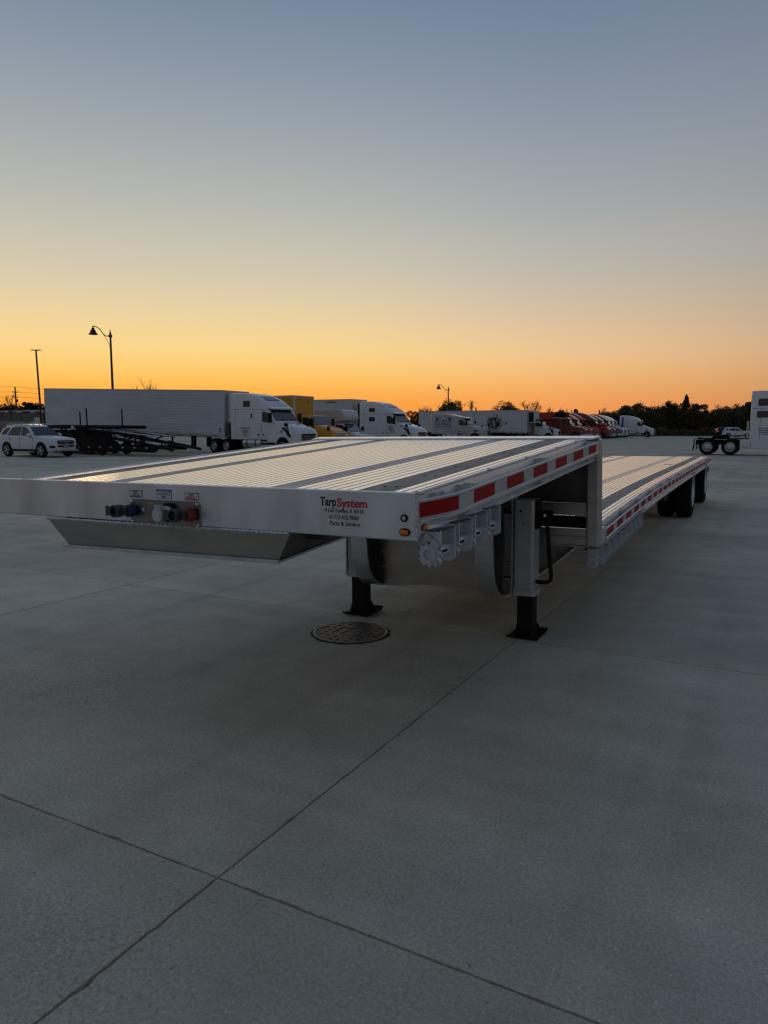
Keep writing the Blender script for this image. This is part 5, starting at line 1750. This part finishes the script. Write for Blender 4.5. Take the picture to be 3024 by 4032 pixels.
lft = lambda lo, hi: (lambda c: hi + (lo - hi) * sstep(100, 1500, c))
sheet('meadow', list(range(-2600, 6200, 200)), [(149, lft(-.3, 2.9)), (152, lft(.05, 3.0)), (170, lft(.5, 3.3)), (230, 3.6), (600, 6)], 'soil')
sheet('grass_bank', list(range(-1200, 1300, 100)), [(79, -.4), (82, lambda c: 1.15), (95, lambda c: 1.9), (118, 2.75), (128, 3.0), (150, 3.1)], 'soil')


def leaves(n, pts_fn, size, seed):
    rg = np.random.default_rng(seed)
    P = pts_fn(rg, n)
    n = len(P)
    a = rg.normal(size=(n, 3))
    a /= np.linalg.norm(a, axis=1)[:, None]
    b_ = rg.normal(size=(n, 3))
    b_ -= a * (a * b_).sum(1)[:, None]
    b_ /= np.linalg.norm(b_, axis=1)[:, None]
    s = size * rg.uniform(.55, 1.35, n)[:, None]
    V = np.stack([P - a * s, P + b_ * s * .55, P + a * s, P - b_ * s * .55], 1).reshape(-1, 3)
    me = bpy.data.meshes.new('leaves')
    me.vertices.add(len(V))
    me.vertices.foreach_set('co', V.ravel())
    me.loops.add(n * 4)
    me.loops.foreach_set('vertex_index', np.arange(n * 4))
    me.polygons.add(n)
    me.polygons.foreach_set('loop_start', np.arange(0, n * 4, 4))
    me.update()
    me.validate()
    return me


def clumps(c, r, k, spread, power=1.0, low=-1.0):
    c, r = np.array(c), np.array(r)

    def fn(rg, n):
        q = rg.normal(size=(k, 3))
        q /= np.linalg.norm(q, axis=1)[:, None]
        q *= rg.uniform(.35, 1.0, (k, 1)) ** .5
        q = q[q[:, 2] > low]
        rad = rg.uniform(.5, 1.2, len(q)) * spread
        i = rg.integers(0, len(q), n)
        d = rg.normal(size=(n, 3))
        d /= np.linalg.norm(d, axis=1)[:, None]
        d *= rg.uniform(.3, 1, (n, 1)) ** .6
        return c + r * q[i] + d * (rad[i])[:, None] * r.mean()
    return fn


def branch(b, p, d, L_, r, depth, rr, spread=.5, up=.15, nb=3, sides=5):
    pts = [p]
    rs = [r]
    q = p.copy()
    dd = d.copy()
    for k in range(3):
        dd = (dd + Vector((rr.gauss(0, .09), rr.gauss(0, .09), rr.gauss(0, .05) + up * .2))).normalized()
        q = q + dd * L_ / 3
        pts.append(q.copy())
        rs.append(r * (1 - .16 * (k + 1)))
    b.tube(pts, rs, sides if depth > 1 else 3)
    if depth <= 0:
        return
    for k in range(nb):
        t = rr.uniform(.45, 1.0) if k else 1.0
        i = min(2, int(t * 3))
        st = pts[i].lerp(pts[i + 1], min(1, t * 3 - i))
        nd = (dd + Vector((rr.gauss(0, spread), rr.gauss(0, spread), rr.gauss(0, spread * .5) + up))).normalized()
        branch(b, st, nd, L_ * rr.uniform(.58, .8), max(.012, r * (.62 if k else .7)), depth - 1, rr, spread, up, nb, sides)


def leafy_tree(label, u, d, base, top, width, mat, seed, n=2600, leaf=.22, k=26, group=None, low=-.95, name='leafy_tree', trunk=True, spread=.34, bark='bark'):
    """top: image row of the crown's top, width: crown width in image px"""
    x, y = at(u, d)
    zt = zat(top, d)
    w = width * d / F_PX / 2
    T = thing(name, label, 'tree', (x, y, base), group=group)
    H = zt - base
    cz = H * .56
    link('crown', leaves(int(n * 2.1), clumps((0, 0, cz), (w * .82, w * .82, H * .38), k, spread, low=low), leaf * .68, seed), mat, T)
    if trunk:
        rr = random.Random(seed)
        b = MB()
        branch(b, Vector((0, 0, -.3)), Vector((0, 0, 1)), H * .45, H * .028, 3, rr, .55, .25, 3)
        b.build('trunk', bark, T, 60)
    return T


def conifer(label, u, d, base, top, width, seed, n=1800, leaf=.2, group=None):
    x, y = at(u, d)
    zt = zat(top, d)
    H = zt - base
    w = width * d / F_PX / 2

    def fn(rg, n_):
        tiers = 16
        i = rg.integers(0, tiers, n_)
        t = (i + .5) / tiers + rg.normal(0, .012, n_)
        arm = rg.integers(0, 6, n_)
        wob = rg.uniform(.45, 1.15, (tiers, 6))[i, arm]
        ang = arm * 2 * math.pi / 6 + i * 1.7 + rg.normal(0, .2, n_)
        rad = rg.uniform(.0, 1, n_) ** .7 * np.clip(1 - t, .03, 1) ** .75 * w * wob
        z = H * (.10 + .88 * t) + rad * .10 + rg.normal(0, .014 * H, n_)
        return np.stack([rad * np.cos(ang), rad * np.sin(ang), z], 1)
    T = thing('conifer_tree', label, 'tree', (x, y, base), group=group)
    link('crown', leaves(n * 2, fn, leaf * .7, seed), 'leaf_conifer', T)
    MB().tube([(0, 0, -.3), (0, 0, H * .97)], [H * .02, .02], 6).build('trunk', 'bark', T)
    return T


def bare_tree(label, u, d, base, top, seed, depth=5, spread=.4, up=.35, nb=3, r=None, lean=(0, 0), name='bare_tree', twigs=0, mat='twig'):
    x, y = at(u, d)
    H = zat(top, d) - base
    T = thing(name, label, 'tree', (x, y, base))
    rr = random.Random(seed)
    b = MB()
    branch(b, Vector((0, 0, -.2)), Vector((lean[0], lean[1], 1)).normalized(), H * .36, r or H * .017, depth, rr, spread, up, nb)
    zmax = max(v[2] for v in b.v)
    k = H / zmax
    b.v = [(v[0] * k, v[1] * k, v[2] * k) for v in b.v]
    b.build('branches', mat, T)
    if twigs:
        link('withered_leaves', leaves(twigs, clumps((0, 0, H * .68), (H * .25, H * .25, H * .28), 18, .4), .11, seed), 'leaf_brown', T)
    return T


# trees behind the middle of the yard
leafy_tree('round green tree behind the far bell lamp and white trailer', 1772, 150, 1.2, 1576, 132, 'leaf_green', 11, 4600, .2, 44)
leafy_tree('broad spreading green tree behind the white trailer and car carrier', 1985, 152, 1.2, 1586, 160, 'leaf_green', 12, 3600, .19, 44, low=-.4)
leafy_tree('russet bush at the left end of the far white trailer', 1640, 120, .5, 1612, 120, 'leaf_brown', 13, 2400, .17, 26)
bare_tree('thin bare tree with upright twigs right of the round green tree', 1850, 160, 1.5, 1574, 14, 5, .22, .5, twigs=160)
bare_tree('wide bare tree above the cooling unit of the far white trailer', 2090, 150, 1.2, 1572, 15, 6, .45, .25, twigs=260)
bare_tree('low bare tree between the car carrier and the red trucks', 2160, 155, 1.2, 1605, 16, 5, .5, .25, twigs=200)
conifer('small dark conifer beside the thin bare tree', 1873, 165, 1.5, 1604, 20, 17, 500, .2)
leafy_tree('ochre tree left of the dark pine clump', 2205, 150, 1.0, 1606, 70, 'leaf_ochre', 18, 1500, .18, 20)
leafy_tree('dark pine with two lobes behind the red trucks', 2262, 140, .8, 1602, 52, 'leaf_conifer', 19, 1700, .18, 14, name='pine_tree')
leafy_tree('smaller dark pine right of the two-lobed pine', 2286, 142, .8, 1612, 32, 'leaf_conifer', 20, 900, .17, 10, name='pine_tree')
conifer('small conifer above the packed far row of trucks', 2358, 150, 1.0, 1614, 24, 21, 700, .17)
bare_tree('faint bare tree right of the small conifer above the far row', 2375, 165, 1.5, 1602, 22, 5, .3, .4)
bare_tree('reddish bare sapling in front of the russet bush', 1668, 118, .5, 1598, 23, 5, .35, .35, twigs=140)
bare_tree('dark leafless shrub in front of the far white trailer', 1945, 94.0, 0, 1630, 24, 5, .55, .3, twigs=420, mat='bark')
# treeline on the right
leafy_tree('tall spreading tree at the left end of the right-hand treeline', 2480, 158, .5, 1578, 130, 'leaf_dark', 31, 3000, .22, 30, low=-.1)
leafy_tree('dense dark tree in the treeline above the lone white truck', 2580, 162, .5, 1590, 130, 'leaf_dark', 32, 3400, .22, 34)
conifer('tall pointed conifer standing above the right-hand treeline', 2697, 160, .5, 1556, 104, 33, 3000, .22)
leafy_tree('dark flat-topped tree left of the pointed conifer', 2630, 158, .5, 1574, 88, 'leaf_conifer', 34, 2400, .2, 22, low=-.3)
leafy_tree('dark knobbly pine right of the pointed conifer', 2752, 160, .5, 1576, 70, 'leaf_conifer', 35, 1900, .2, 14, low=-.2, name='pine_tree')
leafy_tree('ochre-tinged tree in the middle of the right-hand treeline', 2745, 154, .4, 1600, 90, 'leaf_ochre', 36, 2600, .2, 26)
leafy_tree('low dark tree in the dip of the right-hand treeline', 2840, 160, .5, 1606, 110, 'leaf_dark', 37, 3000, .2, 30)
leafy_tree('dark tree behind the two parked sport utility cars', 2920, 158, .5, 1596, 110, 'leaf_dark', 38, 3000, .2, 30)
leafy_tree('dark pine with open branches against the cut-off white truck', 2968, 150, .5, 1564, 80, 'leaf_conifer', 39, 2400, .2, 18, low=-.3, name='pine_tree')
leafy_tree('dark tree beyond the right edge behind the cut-off truck', 3060, 158, .5, 1580, 130, 'leaf_dark', 40, 2600, .22, 28)
bare_tree('faint bare treetop above the dip in the treeline', 2850, 175, 1.0, 1590, 41, 5, .5, .2)


def band(c0, c1, d0, d1, z_lo, top_fn):
    def fn(rg, n):
        c = rg.uniform(c0, c1, n)
        d = rg.uniform(d0, d1, n)
        a = (c - 1512) / F_PX * math.cos(PITCH)
        cc, ss = math.cos(YAW), math.sin(YAW)
        zt = np.array([zat(top_fn(ci), di) for ci, di in zip(c, d)])
        t = rg.uniform(0, 1, n) ** .8
        # clumped height
        z = z_lo + (zt - z_lo) * t * (.82 + .18 * np.sin(c * .11 + d) * np.sin(c * .037 + 1.3 * d))
        return np.stack([(a * cc - ss) * d, (a * ss + cc) * d, z], 1)
    return fn


o = stuff(link('woodland', leaves(90000, band(2330, 3250, 157, 172, .2, lambda c: 1604 - 12 * math.sin(c / 41.0) + 30 * sstep(2470, 2380, c)), .22, 51), 'leaf_dark'))
tag(o, 'dark undergrowth filling the treeline on the right', 'woodland')
o = stuff(link('dry_shrubs', leaves(11000, band(2440, 3100, 151.5, 156, 0, lambda c: 1684 - 6 * math.sin(c / 40.0)), .17, 52), 'drygrass'))
tag(o, 'tall dry meadow growth along the yard edge', 'shrubs')
o = stuff(link('far_hedge', leaves(16000, band(1500, 2480, 158, 175, 1.0, lambda c: 1650 - 7 * math.sin(c / 33.0)), .26, 53), 'leaf_brown'))
tag(o, 'brown hedge line behind the parked trucks', 'hedge')
o = stuff(link('far_wood', leaves(16000, band(-500, 420, 200, 235, 3.0, lambda c: 1592 - 6 * math.sin(c / 21.0)), .45, 54), 'leaf_brown'))
tag(o, 'brown far wood beyond the tan wall on the left', 'wood')

# ------------------------------------------------------------------ left background
def gpos(u, d):
    x, y = at(u, d)
    return x, y


# tan wall with posts
wallT = thing('boundary_wall', 'tan panelled boundary wall on the grass bank at the left', 'wall', (*at(70, 128), 3.0))
ax, ay = at(-420, 128)
bx_, by_ = at(330, 128)
wallT.location = (ax, ay, 2.9)
ang = math.atan2(by_ - ay, bx_ - ax)
wallT.rotation_euler = (0, 0, ang)
WLEN = math.hypot(bx_ - ax, by_ - ay)
n = int(WLEN / 3.2)
pm = MB().box(.06, 3.14, -.05, .05, 0, 1.28).mesh('wall_panel')
po = MB().box(-.08, .08, -.09, .09, 0, 1.4).mesh('wall_post')
for k in range(n):
    link('wall_panel', pm, 'concrete_wall', wallT, loc=(k * 3.2, 0, 0))
    link('wall_post', po, 'timber', wallT, loc=(k * 3.2, 0, 0))
MB().box(0, n * 3.2, -.07, .07, 1.28, 1.36).build('coping', 'timber', wallT)
# vehicle roofs behind the wall
for i, (u, w, top, lab) in enumerate(((8, 3.6, 1619, 'white camper roof behind the tan wall at the far left edge'), (40, 4.0, 1622, 'low cream camper roof behind the tan wall'),
                                       (88, 4.4, 1618, 'white van roof behind the tan wall right of the utility pole'), (142, 4.2, 1616, 'white box truck top behind the tan wall beside the trailer'))):
    x, y = at(u, 140)
    T = thing('parked_camper', lab, 'camper', (x, y, 3.05), (0, 0, ang), 'campers behind the tan wall')
    H = zat(top, 140) - 3.05
    MB().prism([(-w / 2, .4), (w / 2, .4), (w / 2, H * .7), (w / 2 - .6, H), (-w / 2 + .2, H), (-w / 2, H * .85)], 'y', -1.1, 1.1).build('body', 'offwhite', T, bevel=.06)
    MB().box(w * .1, w * .38, -1.12, -1.08, H * .62, H * .85).build('window', 'glass', T)
    MB().box(-w * .35, -w * .1, -1.12, -1.08, H * .66, H * .85).build('window', 'glass', T)
    for q in (-w * .3, w * .3):
        MB().lathe([(.36, -.1), (.36, .1)], (q, -1.0, .36), 'y', 14).build('wheel', 'rubber', T)
# utility cabinet by the trailer tail
x, y = at(142, 84)
T = thing('utility_cabinet', 'pale utility cabinet on the grass left of the corrugated trailer', 'cabinet', (x, y, 1.1), (0, 0, R(30)))
MB().box(-.35, .35, -.3, .3, 0, 1.25).build('housing', 'offwhite', T, bevel=.03)
MB().box(-.30, .30, -.31, -.3, .15, 1.1).build('door', 'offwhite', T, bevel=.005)
MB().box(-.1, .35, -.2, .3, 1.25, 1.75).build('upper_box', 'offwhite', T, bevel=.03)
# mulch strip
x, y = at(-60, 70)
b = MB()
for k in range(9):
    pass
o = MB().hexa([(-9, -2.2, -.4), (9, -2.2, -.4), (9, 2.2, -.4), (-9, 2.2, -.4)], [(-8, -1.6, .75), (8, -1.6, .75), (8, 1.6, .95), (-8, 1.6, .95)]).build('mulch_bed', 'redsoil', None, bevel=.2, loc=(x, y, .6))
o.rotation_euler = (0, 0, YAW + R(20))
struct(o)
# trees on the left
bare_tree('bare forked tree left of the utility pole', 46, 135, 3.0, 1552, 61, 5, .38, .35, r=.11)
bare_tree('slender bare sapling in front of the tan wall beside the utility pole', 51, 124, 2.9, 1600, 62, 4, .3, .5, r=.06)
leafy_tree('dark round pine beside the trailer tail at the left', 116, 150, 3.0, 1578, 62, 'leaf_conifer', 63, 2200, .2, 16, name='pine_tree')
bare_tree('bare tree top sticking up behind the corrugated white trailer', 583, 110, 1.2, 1483, 64, 5, .4, .3)
bare_tree('tiny bare twig tree top left of the other one behind the corrugated trailer', 558, 112, 1.2, 1518, 65, 4, .3, .4)
bare_tree('low bare tree right of the utility pole', 85, 150, 3.0, 1585, 66, 5, .5, .2)

# lamps and poles
def bell_lamp(label, u, d, base, top, side_px):
    """curved-arm bell lamp, pole at column u, top row = finial"""
    x, y = at(u, d)
    H = zat(top, d) - base
    T = thing('street_lamp', label, 'street lamp', (x, y, base), (0, 0, YAW), 'bell-shaped street lamps')
    A = side_px * d / F_PX   # arm reach
    s = A / 1.6
    MB().tube([(0, 0, 0), (0, 0, H * .5), (0, 0, H - .6 * s)], [.13 * s, .11 * s, .085 * s], 10).build('pole', 'pole', T, 60)
    MB().lathe([(.09 * s, -.75 * s), (.17 * s, -.70 * s), (.17 * s, -.52 * s), (.10 * s, -.48 * s), (.075 * s, -.25 * s), (.03 * s, -.2 * s), (.05 * s, -.1 * s), (.012 * s, 0)], (0, 0, H), 'z', 12).build('finial', 'pole', T, 50)
    z0 = H - .62 * s
    MB().tube([(0, 0, z0), (-.28 * A, 0, z0 + .02 * s), (-.42 * A, 0, z0 + .22 * s), (-.62 * A, 0, z0 + .68 * s), (-.80 * A, 0, z0 + .86 * s), (-.92 * A, 0, z0 + .90 * s), (-1.0 * A, 0, z0 + .84 * s)], .04 * s, 8).build('arm', 'pole', T, 60)
    MB().tube([(0, 0, z0 - 1.25 * s), (-.10 * A, 0, z0 - .7 * s), (-.28 * A, 0, z0 - .15 * s), (-.40 * A, 0, z0 + .16 * s)], .022 * s, 6).build('brace', 'pole', T, 60)
    zb = z0 + .84 * s
    hd = MB().lathe([(.02 * s, .14 * s), (.06 * s, .06 * s), (.03 * s, -.02 * s), (.13 * s, -.10 * s), (.15 * s, -.24 * s), (.23 * s, -.30 * s), (.26 * s, -.46 * s), (.42 * s, -.66 * s), (.42 * s, -.69 * s), (.02 * s, -.66 * s)], (-A, 0, zb), 'z', 18).build('lamp_shade', 'pole', T, 40)
    return T


bell_lamp('tall bell-shaped street lamp behind the corrugated white trailer', 450, 66, 1.0, 1308, 66)
bell_lamp('far bell-shaped street lamp in front of the round green tree', 1764, 128, .3, 1524, 38)
bell_lamp('tiny farthest bell-shaped street lamp above the car carrier', 2010, 168, 1.0, 1588, 16)
x, y = at(158, 80)
base = 1.0
T = thing('pole_lamp', 'slim pole with twin flat lamp heads at the tail of the corrugated trailer', 'street lamp', (x, y, base), (0, 0, YAW))
H = zat(1386, 80) - base
MB().tube([(.22, 0, 0), (0, 0, H)], [.12, .09], 8).build('pole', 'pole', T)
for s in (-1, 1):
    MB().hexa([(s * .08, -.18, H - .06), (s * .55, -.18, H - .02), (s * .55, .18, H - .02), (s * .08, .18, H - .06)], [(s * .08, -.18, H + .04), (s * .55, -.18, H + .03), (s * .55, .18, H + .03), (s * .08, .18, H + .04)]).build('lamp_head', 'pole', T)
# utility pole with wires
x, y = at(70, 140)
base = 3.0
T = thing('utility_pole', 'wooden utility pole with two crossarms at the far left', 'utility pole', (x, y, base), (0, 0, YAW))
H = zat(1527, 140) - base
MB().tube([(0, 0, 0), (-.10, 0, H)], [.19, .13], 8).build('pole', 'timber', T)
for z, n_ in ((zat(1547, 140) - base, 'crossarm'), (zat(1566, 140) - base, 'crossarm')):
    MB().box(-.62, .42, -.06, .06, z - .06, z + .06).build(n_, 'timber', T)
    for q in (-.58, .36):
        MB().lathe([(.05, 0), (.05, .16), (.02, .2)], (q, 0, z + .05), 'z', 8).build('insulator', 'pole', T)
MB().lathe([(.16, 0), (.16, .5), (.05, .56)], (.25, -.1, zat(1585, 140) - base), 'z', 10).build('transformer', 'pole', T)
for k, (row, dr, dl) in enumerate(((1545, 7, 0), (1564, 6, 0), (1526, 7, -1))):
    pts = []
    for u in range(-420, 420, 40):
        d = 140 + (u - 70) * .06
        t = (u - 70) / 350
        r_ = row + (dr * t * 3.2 if u > 70 else dl) - 3.0 * math.sin(max(0, min(1, abs(t))) * math.pi) * -1
        xx, yy = at(u, d)
        pts.append((xx, yy, zat(r_, d)))
    o = MB().tube(pts, .022, 4).build('overhead_wire', 'pole', None)
    tag(o, ('upper power line slung from the crossarm of the utility pole', 'lower power line slung from the second crossarm of the utility pole', 'topmost thin line at the tip of the utility pole')[k], 'power line', 'power lines at the left')
